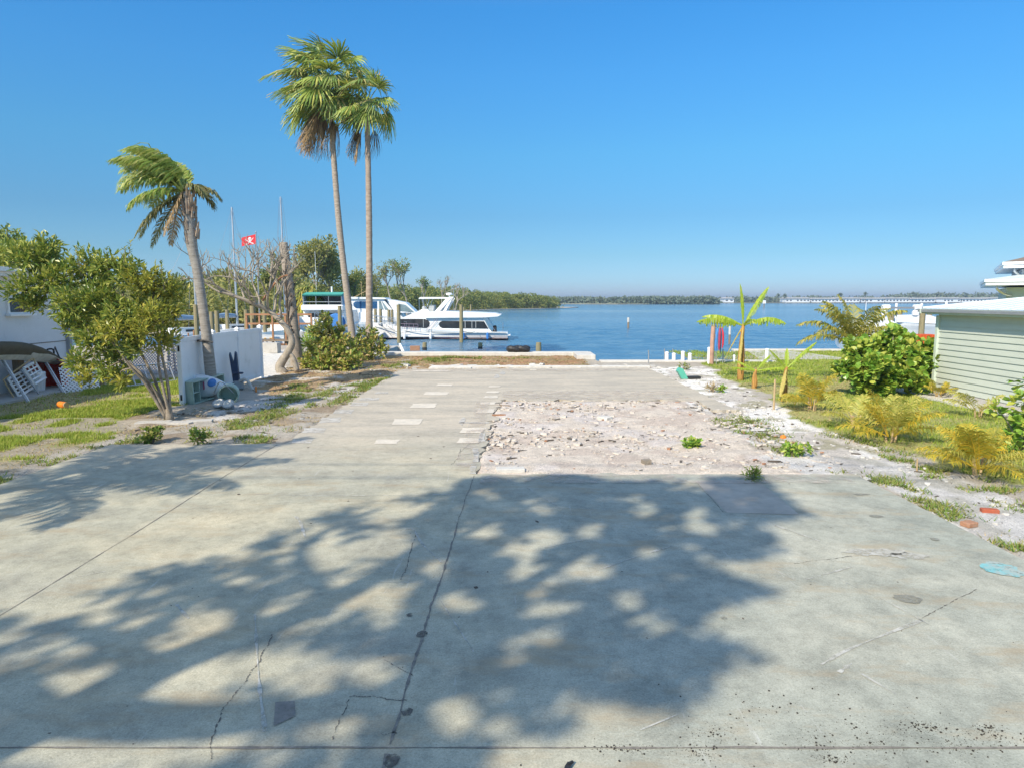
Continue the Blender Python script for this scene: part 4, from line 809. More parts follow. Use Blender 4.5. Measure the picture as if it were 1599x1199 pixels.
pl = A3(-10.7, 5.9, 0); t = thing('shade_palm', 'feather palm beside the drive that throws long frond shadows over the left slab edge', 'palm tree', pl)
ptop = A3(-10.8, 5.8, 4.8); g = G(); ringtrunk(g, [pl, (pl+ptop)/2+A3(.2, 0, 0), ptop], [.24, .18, .14], 12, 40, .04); g.build('trunk', m_trunk, t, smooth=True)
for (az, el, L) in [(.9, 40, 3.2), (.55, 30, 3.0), (.2, 45, 3.0), (1.3, 55, 3.0), (.75, 66, 3.2), (5.9, 40, 3.0), (5.4, 50, 3.0), (2.4, 50, 3.0), (3.2, 40, 3.0), (4.0, 50, 3.0), (4.7, 40, 3.0), (1.8, 35, 3.0), (.4, 8, 2.6), (5.6, 10, 2.6)]:
    g = G(); e = R(el); feather(g, ptop, A3(math.cos(az)*math.cos(e), math.sin(az)*math.cos(e), math.sin(e)), L, .62, 56, .42, 0, .4, .06, .15, .04); g.build('frond', l_queen, t)
# utility line passing overhead
for x_, lab in ((-24, 'wooden utility pole at the left end of the overhead wires'), (24, 'wooden utility pole at the right end of the overhead wires')):
    g = G(); g.tube([(x_, 1.5, -.3), (x_, 1.5, 10.9)], [.16, .11], 10); t = thing('utility_pole', lab, 'utility pole', (x_, 1.5, 0)); g.build('pole', m_wood, t); G().box((x_, 1.5, 10.4), (.1, 2.0, .12)).build('crossarm', m_wood, t)
for y_, lab in ((1.0, 'overhead wire nearer the street'), (1.9, 'overhead wire nearer the lot')):
    tag(G().tube([(x_, y_, 10.5-.25*(1-(x_/24)**2)) for x_ in np.linspace(-24, 24, 25)], .016, 5).build('utility_wire', m_black, origin=(0, y_, 10.2)), lab, 'wire')
# ---------------------------------------------------------------- boats
def hull(g, L, B, z0, z1, zk=-.45, bow=1, n=16, full=.5, flare=.12, stern_w=.92):
    """hull along +x to the bow when bow=1"""
    rows = []
    for t in np.linspace(0, 1, n):
        b = B/2*(1-max(0, (t-full)/(1-full))**2.1)*(stern_w+(1-stern_w)*min(1, t*3)); b = max(b, .03); z = z0+(z1-z0)*t**1.8; kr = zk+(z1*.55-zk)*max(0, (t-.86)/.14)**2
        x = (-L/2+L*t); rk = lambda zz: (zz/z1)*L*.035*t**4
        pr = [(0, kr), (b*(.80-.12*t), kr*.25+.02), (b*(.92-flare*t), z*.45), (b*(.985-flare*.3*t), z*.8), (b, z)]
        rows.append([(bow*(x+rk(zz)), yy_, zz) for yy_, zz in pr]+[(bow*(x+rk(zz)), -yy_, zz) for yy_, zz in pr[::-1][:-1]])
    m = len(rows[0]); V = [p for r in rows for p in r]
    F = [(i*m+k, i*m+(k+1) % m, (i+1)*m+(k+1) % m, (i+1)*m+k) for i in range(n-1) for k in range(m)]+[tuple(range(m)), tuple((n-1)*m+k for k in range(m))]
    g.add(V, F)
class Boat:
    def __init__(s, name, label, loc, rz=0, group=None):
        s.t = thing(name, label, 'boat', (0, 0, 0), group); s.loc = loc; s.rz = rz
    def part(s, name, g, mat, parent=None, smooth=False, label=None):
        o = g.build(name, mat, parent or s.t, smooth=smooth)
        if label: o['label'] = label
        return o
    def done(s):
        s.t.location = [float(v) for v in s.loc]; s.t.rotation_euler.z = s.rz; return s.t
def rail(g, pts, h, r=.018, step=.8, mid=True):
    P = np.array(pts, float); seg = np.linalg.norm(np.diff(P, axis=0), axis=1); tot = seg.sum(); cum = np.r_[0, np.cumsum(seg)]
    at = lambda d: np.array([np.interp(d, cum, P[:, k]) for k in range(3)])
    n = max(2, int(tot/step)+1); Q = [at(d) for d in np.linspace(0, tot, n)]; T = [q+A3(0, 0, h) for q in Q]
    g.tube(T, r, 5)
    if mid: g.tube([q+A3(0, 0, h*.5) for q in Q], r*.8, 5)
    for q, u in zip(Q, T): g.tube([q, u], r, 5)
u8 = lambda X_, Y_: ((X_-820)*.00893, (603-Y_)*.00893)     # side elevation measured on the photograph
B = Boat('houseboat', 'long white cabin houseboat with a dark oval window strip and flybridge, moored across the water', (-6.85, 64.6, WZ))
g = G(); hull(g, 12.9, 3.9, .72, 1.62, -.4, -1, 20, .42, .10, .95); hb = B.part('hull', g, m_gel, smooth=False)
g = G(); hull(g, 12.95, 3.96, .14, .16, -.4, -1, 20, .42, .02, .95); B.part('boot_stripe', g, M('dark_red_bottom', (.10, .03, .03), .5), hb)
g = G()
for s in (-1, 1): g.tube([(x, s*(1.93 if x > -1 else 1.93*(1-((-1-x)/5.4)**2.2)+.02), .66+.55*max(0, (-x+1)/7.4)**1.8) for x in np.linspace(6.3, -6.1, 24)], .035, 6)
B.part('rub_rail', g, m_gelgrey, hb)
prof = [u8(*p) for p in [(385, 500), (430, 440), (436, 385), (640, 300), (760, 318), (1290, 372), (1345, 480), (1400, 545), (1400, 570), (385, 570)]]
g = G(); g.xprism([(x, z) for x, z in prof], -1.72, 1.72); cab = B.part('cabin', g, m_gel)
for s in (-1, 1):
    def win(pts, nm='window'):
        O = [u8(*p) for p in pts]; gg = G(); y0 = s*1.715; y1 = s*1.745; gg.xprism(O, min(y0, y1), max(y0, y1)); return B.part(nm, gg, m_glass, cab)
    win([(425, 388), (690, 388), (725, 400), (742, 428), (735, 462), (710, 482), (460, 470), (425, 455)])
    win([(870, 408), (1300, 412), (1345, 488), (870, 482), (845, 468), (834, 445), (845, 422)])
    g = G()
    for xx in (1105, 1175, 1215): x, z = u8(xx, 412); B.part('window_mullion', G().box((x, s*1.748, z-.30), (.05, .012, .62)), m_gelgrey, cab)
    x, z = u8(676, 390); B.part('window_mullion', G().box((x, s*1.748, z-.36), (.04, .012, .74)), m_gelgrey, cab)
# windscreen
a = u8(432, 436); b = u8(437, 388); g = G(); g.add([(a[0]-.03, -1.45, a[1]), (a[0]-.03, 1.45, a[1]), (b[0]-.03, 1.3, b[1]), (b[0]-.03, -1.3, b[1])], [(0, 1, 2, 3)]); g.add([(a[0]-.01, -1.45, a[1]), (a[0]-.01, 1.45, a[1]), (b[0]-.01, 1.3, b[1]), (b[0]-.01, -1.3, b[1])], [(3, 2, 1, 0)]); B.part('windscreen', g, m_glass, cab)
g = G(); O = [u8(*p) for p in [(740, 312), (900, 306), (1180, 318), (1420, 330), (1475, 345), (1440, 362), (1290, 372), (840, 376), (700, 378)]]; g.xprism(O, -2.0, 2.0); B.part('roof_deck', g, m_gel)
g = G(); O = [u8(*p) for p in [(600, 320), (660, 288), (720, 292), (735, 312), (700, 378), (560, 345)]]; g.xprism(O, -1.5, 1.5); B.part('flybridge', g, m_gel)
g = G(); O = [u8(*p) for p in [(625, 178), (640, 165), (900, 165), (930, 172), (925, 182), (628, 184)]]; g.xprism(O, -1.35, 1.35); ht = B.part('hardtop', g, m_gel)
g = G()
for s in (-1, 1):
    O = [u8(*p) for p in [(905, 182), (945, 160), (965, 160), (960, 182), (850, 300), (830, 318), (785, 318)]]; g.xprism(O, s*1.35-.06, s*1.35+.06)
    O = [u8(*p) for p in [(955, 170), (975, 178), (900, 316), (872, 316)]]; g.xprism(O, s*1.33-.04, s*1.33+.04)
B.part('radar_arch', g, m_gel)
g = G()
for s in (-1, 1):
    for xx, x2 in ((630, 632), (655, 700), (735, 700)): x, z = u8(xx, 184); x1, z1 = u8(x2, 300); g.tube([(x, s*1.3, z), (x1, s*1.4, z1)], .022, 5)
x, z = u8(965, 300); g.tube([(x, .9, z), (x, .9, u8(965, 80)[1])], .03, 6); x, z = u8(630, 184); g.tube([(x, .6, z), (x, .6, u8(630, 110)[1])], .012, 5)
B.part('hardtop_post', g, m_steel)
g = G(); x, z = u8(928, 165); g.lathe((x, 0, z), [(.06, 0), (.06, .16), (.30, .2), (.32, .28), (.26, .38), (.08, .42)], 14); B.part('radar_dome', g, m_gel, ht)
g = G(); x, z = u8(660, 270); g.lathe((x, .2, z-.25), [(.2, 0), (.22, .25), (.12, .35)], 10); x, z = u8(752, 280); g.bbox((x, -.5, z), (.5, .5, .6), .05); g.bbox((x, .5, z), (.5, .5, .6), .05); B.part('helm_seat', g, m_gelgrey)
g = G(); Pb = [(-2.8, -1.8, 1.02), (-4.4, -1.35, 1.3), (-5.6, -.7, 1.5), (-6.35, 0, 1.62), (-5.6, .7, 1.5), (-4.4, 1.35, 1.3), (-2.8, 1.8, 1.02)]; rail(g, Pb, .62, .022, .55); B.part('bow_rail', g, m_steel)
g = G(); rail(g, [(-3.4, -1.9, 1.0), (-1.75, -1.95, .95)], .5, .02, .4); g.tube([(-1.0, -1.95, .9), (-.1, -1.95, 1.9)], .02, 5); g.tube([(-.7, -1.95, .9), (.1, -1.95, 1.9)], .02, 5); B.part('side_rail', g, M('purple_grey_rail', (.30, .24, .30), .4, .3))
g = G(); g.bbox((6.35, 0, .42), (.75, 3.5, .12), .04); B.part('swim_platform', g, m_gel); 
g = G(); rail(g, [(6.0, -1.8, .85), (6.0, 1.8, .85)], .7, .02, .7); g.tube([(4.45, -1.9, 2.05), (5.3, -1.9, .85)], .03, 5); g.tube([(4.45, 1.9, 2.05), (5.3, 1.9, .85)], .03, 5); g.tube([(5.6, -1.95, 2.42), (5.95, -1.95, 2.42), (5.95, -1.95, 2.55)], .02, 5); B.part('stern_rail', g, m_steel)
g = G(); g.bbox((5.25, -.9, .95), (.35, .4, .7), .08); g.bbox((5.2, .6, .9), (.35, .5, .6), .08); B.part('deck_locker', g, m_black)
g = G()
for k in range(7): q = A3(rng.uniform(-5.6, -3.4), rng.uniform(-.8, .8), 1.45); g.bbox(q, (rng.uniform(.2, .5), rng.uniform(.2, .5), rng.uniform(.15, .4)), .04, rng.uniform(0, 3))
B.part('deck_gear', g, m_gelgrey)
for xf in (-3.0, -.6, 2.4, 4.6): B.part('added_fender', G().lathe((xf, -2.02, .38), [(.03, -.3), (.11, -.24), (.12, 0), (.11, .24), (.03, .3)], 10).tube([(xf, -2.02, .66), (xf, -1.95, 1.0)], .012, 4), m_blue if xf > 2 else m_white)  # added side bumpers; the blue ones pass for piling shadows on the hull
g = G(); g.tube(spline([(-4.6, -1.45, 1.25), (-3.6, -3.2, .85), (-2.75, -5.95, 1.1)], 6), .022, 4); g.tube(spline([(3.6, -1.95, .95), (3.2, -3.6, .75), (2.55, -5.95, 1.0)], 6), .022, 4); g.tube(spline([(-5.2, -1.1, 1.35), (-4.3, -1.75, .55), (-2.6, -1.95, .75)], 6), .02, 4); B.part('mooring_line', g, m_dbark)
B.done()
# trawler style yacht behind
B = Boat('motor_yacht', 'white sedan yacht with blue-tinted side windows behind the houseboat bow', (-15.2, 76, WZ), R(2))
g = G(); hull(g, 12.5, 4.2, 1.15, 2.0, -.5, 1, 18, .45, .12); h_ = B.part('hull', g, m_gel)
g = G(); g.xprism([(-4.5, 1.1), (3.8, 1.3), (2.9, 2.15), (2.5, 2.35), (-4.5, 2.3)], -1.8, 1.8); cab = B.part('cabin', g, m_gel)
g = G(); g.xprism([(-2.2, 2.3), (2.4, 2.32), (1.2, 3.75), (-2.3, 3.8)], -1.65, 1.65); up = B.part('upper_cabin', g, m_gel)
g = G(); g.xprism([(-2.6, 3.75), (1.6, 3.72), (1.35, 3.9), (-2.6, 3.98)], -1.85, 1.85); B.part('roof', g, m_gel)
g = G(); g.xprism([(-6.2, 3.05), (-2.2, 3.1), (-2.2, 3.25), (-6.2, 3.2)], -1.75, 1.75); B.part('aft_roof', g, m_gel)
for s in (-1, 1):
    for O in ([(-1.75, 2.75), (-.55, 2.72), (-.55, 3.5), (-1.75, 3.5), (-2.0, 3.3), (-2.0, 3.0)], [(-.45, 2.72), (.55, 2.70), (.55, 3.5), (-.45, 3.5)], [(.75, 2.65), (1.25, 2.6), (.95, 3.5), (.75, 3.5)], [(1.38, 2.58), (1.85, 2.5), (1.1, 3.5), (1.05, 3.5)]):
        gg = G(); gg.xprism(O, min(s*1.64, s*1.67), max(s*1.64, s*1.67)); B.part('window', gg, m_bglass if O[0][0] < .7 else m_gglass, up)
    gg = G(); gg.xprism([(-6.0, 1.7), (-2.4, 1.7), (-2.4, 3.05), (-6.0, 3.05)], min(s*1.6, s*1.63), max(s*1.6, s*1.63)); B.part('window', gg, m_gglass, cab)
g = G(); g.xprism([(2.4, 2.3), (4.9, 2.15), (3.6, 3.35), (2.2, 3.65), (1.5, 3.7)], -1.5, 1.5); B.part('pilothouse', g, m_gel)
for s in (-1, 1): B.part('windscreen', G().xprism([(2.8, 2.45), (4.55, 2.3), (3.6, 3.1), (2.8, 3.25)], min(s*1.49, s*1.52), max(s*1.49, s*1.52)), m_gglass)
g = G(); rail(g, [(3.4, -1.9, 1.65), (5.2, -1.0, 1.85), (6.2, 0, 2.0), (5.2, 1.0, 1.85), (3.4, 1.9, 1.65)], .6, .02, .6); B.part('bow_rail', g, m_steel); g = G(); g.tube([(-1.4, 0, 3.9), (-1.4, 0, 5.6)], .02, 5); g.tube([(-3.8, .5, 3.2), (-.3, .9, 5.0)], .03, 5); B.part('antenna', g, m_tan); B.done()
# stern-on cruiser with green top
B = Boat('motor_yacht', 'white cruiser seen stern-on with a green canvas top and a blue round cover', (-16.1, 62.5, WZ), R(92))
g = G(); hull(g, 10.5, 3.9, 1.35, 2.0, -.5, 1, 18, .5, .1, .97); h_ = B.part('hull', g, m_gel)
g = G(); hull(g, 10.55, 3.94, .5, .55, -.5, 1, 18, .5, .02, .97); B.part('hull_paint', g, M('seafoam_hull', (.30, .47, .46), .4), h_)
g = G(); g.bbox((-5.35, 0, 1.75), (.22, 3.7, .9), .06); g.bbox((-5.0, 1.75, 1.85), (2.2, .2, .9), .05); g.bbox((-5.0, -1.75, 1.85), (2.2, .2, .9), .05); B.part('transom', g, m_gel)
g = G(); g.xprism([(-4.4, 1.3), (2.6, 1.6), (1.6, 2.75), (-4.4, 2.75)], -1.7, 1.7); cab = B.part('cabin', g, m_gel)
g = G(); g.bbox((-4.42, -.75, 2.1), (.06, 1.1, .9), .02); g.bbox((-4.42, .75, 2.1), (.06, 1.1, .9), .02); B.part('cabin_window', g, m_glass, cab)
g = G(); g.bbox((-3.6, 0, 3.0), (2.6, 3.5, .5), .08); B.part('flybridge', g, m_gel)
g = G(); g.xprism([(-4.8, 3.98), (-2.0, 4.05), (-1.9, 4.16), (-3.4, 4.32), (-4.9, 4.1)], -1.65, 1.65); can = B.part('bimini', g, m_canvas)
g = G()
for s in (-1, -.33, .33, 1):
    g.tube([(-4.75, s*1.6, 3.2), (-4.75, s*1.6, 4.0)], .03, 5); g.tube([(-2.2, s*1.6, 3.2), (-2.2, s*1.6, 4.05)], .03, 5)
g.tube([(-4.75, -1.6, 3.5), (-4.75, 1.6, 3.5)], .03, 5); B.part('bimini_frame', g, m_alu, can)
g = G(); g.box((-3.4, -1.62, 3.6), (2.3, .03, .8)); g.box((-3.4, 1.62, 3.6), (2.3, .03, .8)); B.part('enclosure', g, m_bcanvas, can)
g = G(); g.box((-2.3, 0, 3.6), (.03, 3.1, .75)); B.part('enclosure_window', g, m_glass, can)
g = G(); g.lathe((-5.5, -1.25, 1.75), [(.75, -.04), (.8, 0), (.75, .04)], 22, ry=R(90)); B.part('round_cover', g, m_blue)
g = G()
for s in (.2, .5): g.tube([(-5.55, s, 1.0), (-5.45, s, 2.7)], .025, 5)
for k in range(6): g.tube([(-5.54, .2, 1.1+k*.28), (-5.54, .5, 1.1+k*.28)], .02, 5)
g.bbox((-5.75, 0, .55), (.7, 3.2, .1), .03); B.part('swim_ladder', g, m_steel)
g = G(); g.tube([(-3, .9, 4.1), (-3, .9, 7.8)], .015, 5); g.tube([(-3.3, -.5, 4.2), (-3.3, -.5, 4.8)], .08, 8); B.part('antenna', g, m_gel)
g = G(); g.lathe((-5.75, -1.5, .45), [(.02, -.34), (.2, -.28), (.32, -.1), (.33, .1), (.2, .28), (.03, .34)], 14); B.part('round_fender', g, m_red); B.done()
# sailboats and small craft in the basin on the left
def sailboat(name, label, loc, L, mast, rz, canvas, spread=True, cl=None):
    B = Boat(name, label, loc, rz, 'sailboats moored in the basin'); g = G(); hull(g, L, L*.3, .9, 1.25, -.5, 1, 14, .35, .1, .8); B.part('hull', g, m_gel)
    g = G(); g.xprism([(-L*.2, .9), (L*.25, 1.05), (L*.18, 1.45), (-L*.2, 1.5)], -L*.09, L*.09); c_ = B.part('cabin', g, m_gel)
    g = G(); g.bbox((0, -L*.092, 1.25), (L*.22, .02, .18), .005); B.part('window', g, m_glass, c_)
    g = G(); g.tube([(L*.08, 0, 1.2), (L*.08, 0, mast)], [.10, .075], 8); m_ = B.part('mast', g, m_alu)
    g = G(); g.tube([(L*.08, -L*.07, mast*.62), (L*.08, L*.07, mast*.62)], .03, 5); B.part('spreader', g, m_alu, m_)
    g = G()
    for a in ((L*.5, 0, 1.2), (-L*.5, 0, 1.0), (L*.08, L*.14, 1.0), (L*.08, -L*.14, 1.0)): g.tube([a, (L*.08, a[1]*.1, mast*.99)], .012, 4)
    B.part('stay', g, m_grey, m_)
    g = G(); g.tube([(L*.06, 0, 2.1), (-L*.38, 0, 2.1)], .05, 6); bm = B.part('boom', g, m_alu); g = G(); g.tube([(L*.05, 0, 2.25), (-L*.1, 0, 2.32), (-L*.37, 0, 2.2)], [.16, .2, .1], 8); B.part('furled_sail', g, canvas, bm); return B.done()
def wat(px, py, d): q = deep(px, py, d); return A3(q[0], d, WZ)
sailboat('sailboat', 'sailboat whose tall mast stands left of the red flag', wat(362, 500, 62), 8.5, 11.9, R(70), m_bcanvas)
sailboat('sailboat', 'sailboat whose mast rises right above the topless palm trunk', wat(443, 500, 66), 9, 13.4, R(95), m_white)
sailboat('sailboat', 'sailboat whose mast shows between the leaning shrub tree and the bent palm', wat(296, 500, 55), 8, 9.4, R(60), m_bcanvas)
for k, (px, d, rz, L, lab) in enumerate([(385, 58, 20, 6.0, 'small white runabout left of the dock, bow to the right'), (330, 60, 160, 6.5, 'small white open boat behind the vinyl fence')]):
    B = Boat('runabout', lab, wat(px, 500, d), R(rz)); g = G(); hull(g, L, 2.3, .75, 1.1, -.3, 1, 12, .4); B.part('hull', g, m_gel); g = G(); g.xprism([(-.2, .8), (.9, .9), (.5, 1.5), (.2, 1.5)], -.8, .8); B.part('windscreen', g, m_bglass); g = G(); g.bbox((-.4, 0, 1.0), (.5, .9, .7), .06); g.bbox((-L/2-.2, 0, .8), (.4, .45, .9), .08); B.part('console', g, m_gelgrey); B.done()
B = Boat('work_skiff', 'low white skiff with yellow side markings beside the wooden dock', wat(423, 522, 50), R(3)); g = G(); hull(g, 5.2, 2.2, 1.0, 1.25, -.3, -1, 12, .5); B.part('hull', g, m_gel)
g = G(); hull(g, 5.24, 2.24, .55, .6, -.3, -1, 12, .5, .02); B.part('hull_band', g, m_redwood)
g = G(); [g.box((x, -1.125, .85), (.10, .03, .26)) for x in (-.5, -.1, .3)]; [g.box((x, -1.125, .85+dz), (.24, .03, .07)) for x, dz in ((-.45, .1), (.35, .1), (-.45, -.03))]; B.part('marking', g, m_sign); B.done()
# ---------------------------------------------------------------- pilings, dock, posts
pp = [thing('piling', 'proto', 'piling', (0, 0, 0), 'mooring pilings in the basin')]
g = G(); g.tube([(0, 0, -1.2), (0, 0, 0), (0, 0, .5), (.01, 0, 1.0)], [.165, .16, .155, .15], 10); g.build('post', m_pile, pp[0]); G().tube([(0, 0, -1.3), (0, 0, -.42)], .172, 10).build('wet_foot', m_wet, pp[0])
def piling(px, ptop, d, label, w=1.):
    top = deep(px, ptop, d); h = top[2]-WZ; o = pp.pop() if pp else dup(PILE); 
    o['label'] = label; o.location = (top[0], d, WZ+.4); o.scale = (w, w, max(.2, h-.4)); return o
PILE = pp[0]
for a in [(622, 476, 58.4, 'tall piling in front of the houseboat front window', 1.05), (720, 476, 58.4, 'tall piling in front of the houseboat aft window', 1.05), (663, 535, 49, 'short broken piling by the seawall below the houseboat bow window'), (750, 536, 49.5, 'short mossy piling by the seawall below the houseboat stern'), (841, 535, 46, 'dark stub piling standing alone at the seawall edge', 1.2),
          (530, 478, 56, 'piling against the round blue cover of the cruiser'), (573, 478, 82, 'piling between the two tall palm trunks, left one'), (580, 480, 84, 'piling between the tall palm and the sedan yacht'), (586, 483, 70, 'piling at the sedan yacht stern'), (594, 483, 71, 'piling left of the sedan yacht hull'), (607, 484, 70, 'short piling beside the sedan yacht, right of centre'), (612, 484, 72, 'short piling next to the houseboat bow'),
          (724, 480, 120, 'thin piling far behind the houseboat roof'), (735, 476, 118, 'stout piling far behind the houseboat roof'), (305, 476, 46, 'green-brown piling left of the bent palm'), (330, 487, 48, 'piling just right of the bent palm trunk'), (338, 486, 46, 'thick piling above the middle fence post'), (384, 484, 47, 'piling right of the middle fence post'), (394, 478, 45, 'thickest piling above the right fence post', 1.2), (446, 490, 47, 'piling at the dock behind the topless trunk'), (354, 484, 60, 'piling between the sailboats'), (412, 470, 58, 'dark piling behind the frangipani')]: piling(*a)
g0 = thing('marker_post', 'lone channel post standing in open water left of the banana', 'marker post', wat(981, 512, 90)); g = G(); q = A3(*g0.location); g.tube([q-A3(0, 0, 1), q+A3(0, 0, 1.2)], .13, 8); g.build('post', m_wood, g0); G().tube([q+A3(0, 0, .75), q+A3(0, 0, 1.35)], .16, 8).build('collar', m_concw, g0)
g0 = thing('marker_post', 'pale post in the water behind the banana leaves', 'marker post', wat(1139, 533, 57)); g = G(); q = A3(*g0.location); g.tube([q-A3(0, 0, 1), q+A3(0, 0, 1.3)], .09, 8); g.build('post', m_wood, g0); G().tube([q+A3(0, 0, .8), q+A3(0, 0, 1.5)], .10, 8).build('collar', m_concw, g0)
g0 = thing('marker_post', 'distant white-topped channel marker right of the banana', 'marker post', wat(1193, 480, 300)); g = G(); q = A3(*g0.location); g.tube([q-A3(0, 0, 1), q+A3(0, 0, 2)], .2, 8); g.build('post', m_wood, g0); G().box(q+A3(0, 0, 2.6), (1.4, .1, 1.4)).build('board', m_white, g0)
dk = deep(440, 490, 45); t = thing('dock', 'brown wooden dock with a railing behind the topless palm trunk', 'dock', (dk[0], 45, WZ))
g = G(); g.box((dk[0]-.2, 45, .25), (4.6, 1.6, .08)); g.build('deck', m_wood, t); g = G(); zr = deep(440, 491, 45)[2]; g.box((dk[0], 44.4, zr), (4.3, .16, .12)); g.box((dk[0], 44.4, zr-.6), (4.3, .05, .12)); g.build('rail', m_redwood, t)
for k in range(6): x = dk[0]-2.1+k*.84; g = G(); g.box((x, 44.4, (zr-1.4)/2+.05), (.11, .11, zr+1.4)); g.build('post', m_redwood, t)
tag(G().bbox((deep(475, 520, 44)[0], 44, .0), (.9, .5, 1.7), .05).build('dock_box', m_greycrate, origin=(deep(475, 520, 44)[0], 44, -.85)), 'tall grey cabinet standing at the right end of the dock', 'cabinet')
# white posts and rods on the low seawall
def wpost(px, top, bot, w, label):
    b = ground(px, bot); h = deep(px, top, b[1])[2]; t = thing('white_post', label, 'post', b, 'white posts along the seawall'); G().tube([b-A3(0, 0, .4), b+A3(0, 0, h)], w, 12).build('pipe', m_white, t); G().lathe(b+A3(0, 0, h), [(w*1.12, -.03), (w*1.12, .02), (w*.6, .05)], 12).build('cap', m_white, t)
for a in [(1041, 551, 564, .085, 'white seawall post, leftmost and beside the thin rod'), (1052, 553, 564.5, .085, 'short white seawall post second from the left'), (1066, 550, 565, .085, 'tallest of the four white seawall posts by the rear slab'), (1077, 553, 565, .085, 'short white seawall post nearest the hanging banner'), (1107, 544, 568, .085, 'white post touching the reddish banner post'), (1146, 556, 566, .06, 'white post just left of the banana stem'), (1160, 545, 567, .07, 'white post just right of the banana stem'), (1197, 546, 567, .085, 'white post in front of the grey patio')]: wpost(*a)
for px, top, bot, lab in [(1012, 547, 568, 'thin grey rod standing left of the white posts'), (1037, 545, 563, 'thin pale rod behind the leftmost white post'), (1050, 545, 563, 'thin pale rod behind the second white post'), (1128, 545, 568, 'thin dark rod between banner and banana')]:
    b = ground(px, bot); h = deep(px, top, b[1])[2]; tag(G().tube([b-A3(0, 0, .2), b+A3(.02, 0, h*.6), b+A3(.0, 0, h)], .025, 6).build('metal_rod', m_grey, origin=b), lab, 'rod')
b = ground(1111, 569); h = deep(1111, 508, b[1])[2]; t = thing('banner_post', 'reddish wooden post on the seawall', 'post', b); G().tube([b-A3(0, 0, .3), b+A3(0, 0, h*.6), b+A3(.03, 0, h)], .095, 10).build('post', M('reddish_post', (.46, .27, .19), .8, var=.25, scale=3), t); G().lathe(b+A3(.03, 0, h), [(.11, -.02), (.10, .03), (.03, .05)], 10).build('cap', m_grey, t)
t = thing('furled_banner', 'red and blue cloth bundle hanging from the reddish seawall post', 'banner', b+A3(.28, -.1, h-.25))
for dx, w, l, mat, nm in ((.0, .10, 1.05, m_umb, 'red_cloth'), (.15, .07, .95, m_flag, 'red_cloth'), (-.13, .08, 1.15, m_blue, 'blue_cloth'), (.06, .05, 1.2, m_dkblue, 'blue_cloth')):
    P = [b+A3(.28+dx*.6, -.12, h-.08), b+A3(.28+dx, -.14, h-.4), b+A3(.28+dx*1.1, -.12, h-.08-l*.8), b+A3(.28+dx*.9, -.12, h-.08-l)]; G().tube(spline(P, 4), [w*.25, w*.62, w*.55, w*.2], 9).build(nm, mat, t)
G().tube([b+A3(.02, -.05, h-.05), b+A3(.28, -.12, h-.05)], .012, 5).build('cord', m_black, t); G().tube([b+A3(.18, -.12, .0), b+A3(.1, -.14, h-.4)], .02, 5).build('pole', m_alu, t)
# ---------------------------------------------------------------- red flag
fy = 48; tp = deep(399.5, 364, fy); t = thing('flagpole', 'slim pole carrying the red flag above the frangipani', 'flagpole', (tp[0], fy, 0)); G().tube([(tp[0], fy, -.9), tp], [.06, .03], 8).build('pole', m_grey, t); G().lathe(tp, [(.02, -.02), (.06, .03), (.02, .1)], 8).build('finial', m_grey, t)
ft = thing('flag', 'red flag with a white skull over crossed swords flying from the slim pole', 'flag', tp-A3(0, 0, .3))
FW, FH = .98, .66
def fpt(u, v, off=0):
    y = .06*math.sin(u*7)*u+off; return A3(tp[0]-.03-u*FW, fy-.02+y, tp[2]-.10-FH*v-.24*u*(1-v*.35))
nu, nv = 18, 10
g = G(); V = [fpt(i/nu, j/nv, o_) for o_ in (0, .008) for j in range(nv+1) for i in range(nu+1)]; k0 = (nu+1)*(nv+1)
F = [(j*(nu+1)+i, j*(nu+1)+i+1, (j+1)*(nu+1)+i+1, (j+1)*(nu+1)+i) for j in range(nv) for i in range(nu)]; F += [tuple(k0+q for q in f[::-1]) for f in F]; g.add(V, F); cl = g.build('cloth', m_flag, ft)
g = G()
for off in (-.008, .016):
    pf = lambda u, v: fpt(u, v, off)
    def patch(O): g.add([pf(u, v) for u, v in O], [tuple(range(len(O)))])
    patch([(.42+.11*math.cos(a), .34+.19*math.sin(a)) for a in np.linspace(0, 6.28, 17)[:-1]]); patch([(.36, .46), (.48, .46), (.46, .64), (.38, .64)])
    for (u0, v0, u1, v1) in ((.16, .26, .70, .86), (.70, .26, .16, .86)):
        n_ = 8; top_ = [(u0+(u1-u0)*k/n_, v0+(v1-v0)*k/n_+.10*math.sin(math.pi*k/n_)) for k in range(n_+1)]
        for k in range(n_): patch([top_[k], top_[k+1], (top_[k+1][0], top_[k+1][1]+.09), (top_[k][0], top_[k][1]+.09)])
g.build('emblem', M('white_print', (.78, .78, .78), .7, var=.02), cl)
g = G()
for off in (-.016, .024):
    for uc in (.38, .46): g.add([fpt(uc+.027*math.cos(a), .36+.05*math.sin(a), off) for a in np.linspace(0, 6.28, 9)[:-1]], [tuple(range(8))])
g.build('skull_eye', m_flag, cl)
# ---------------------------------------------------------------- air
mh = bpy.data.materials.new('thin_air'); mh.use_nodes = True; tt = mh.node_tree; tt.nodes.clear(); oo = tt.nodes.new('ShaderNodeOutputMaterial'); va = tt.nodes.new('ShaderNodeVolumePrincipled'); va.inputs['Density'].default_value = .00042; va.inputs['Color'].default_value = (.80, .88, .97, 1); va.inputs['Anisotropy'].default_value = .3; tt.links.new(va.outputs[0], oo.inputs['Volume'])
hz = G().box((0, 2000, 8.5), (6200, 4200, 22)).build('haze', mh); hz['kind'] = 'stuff'
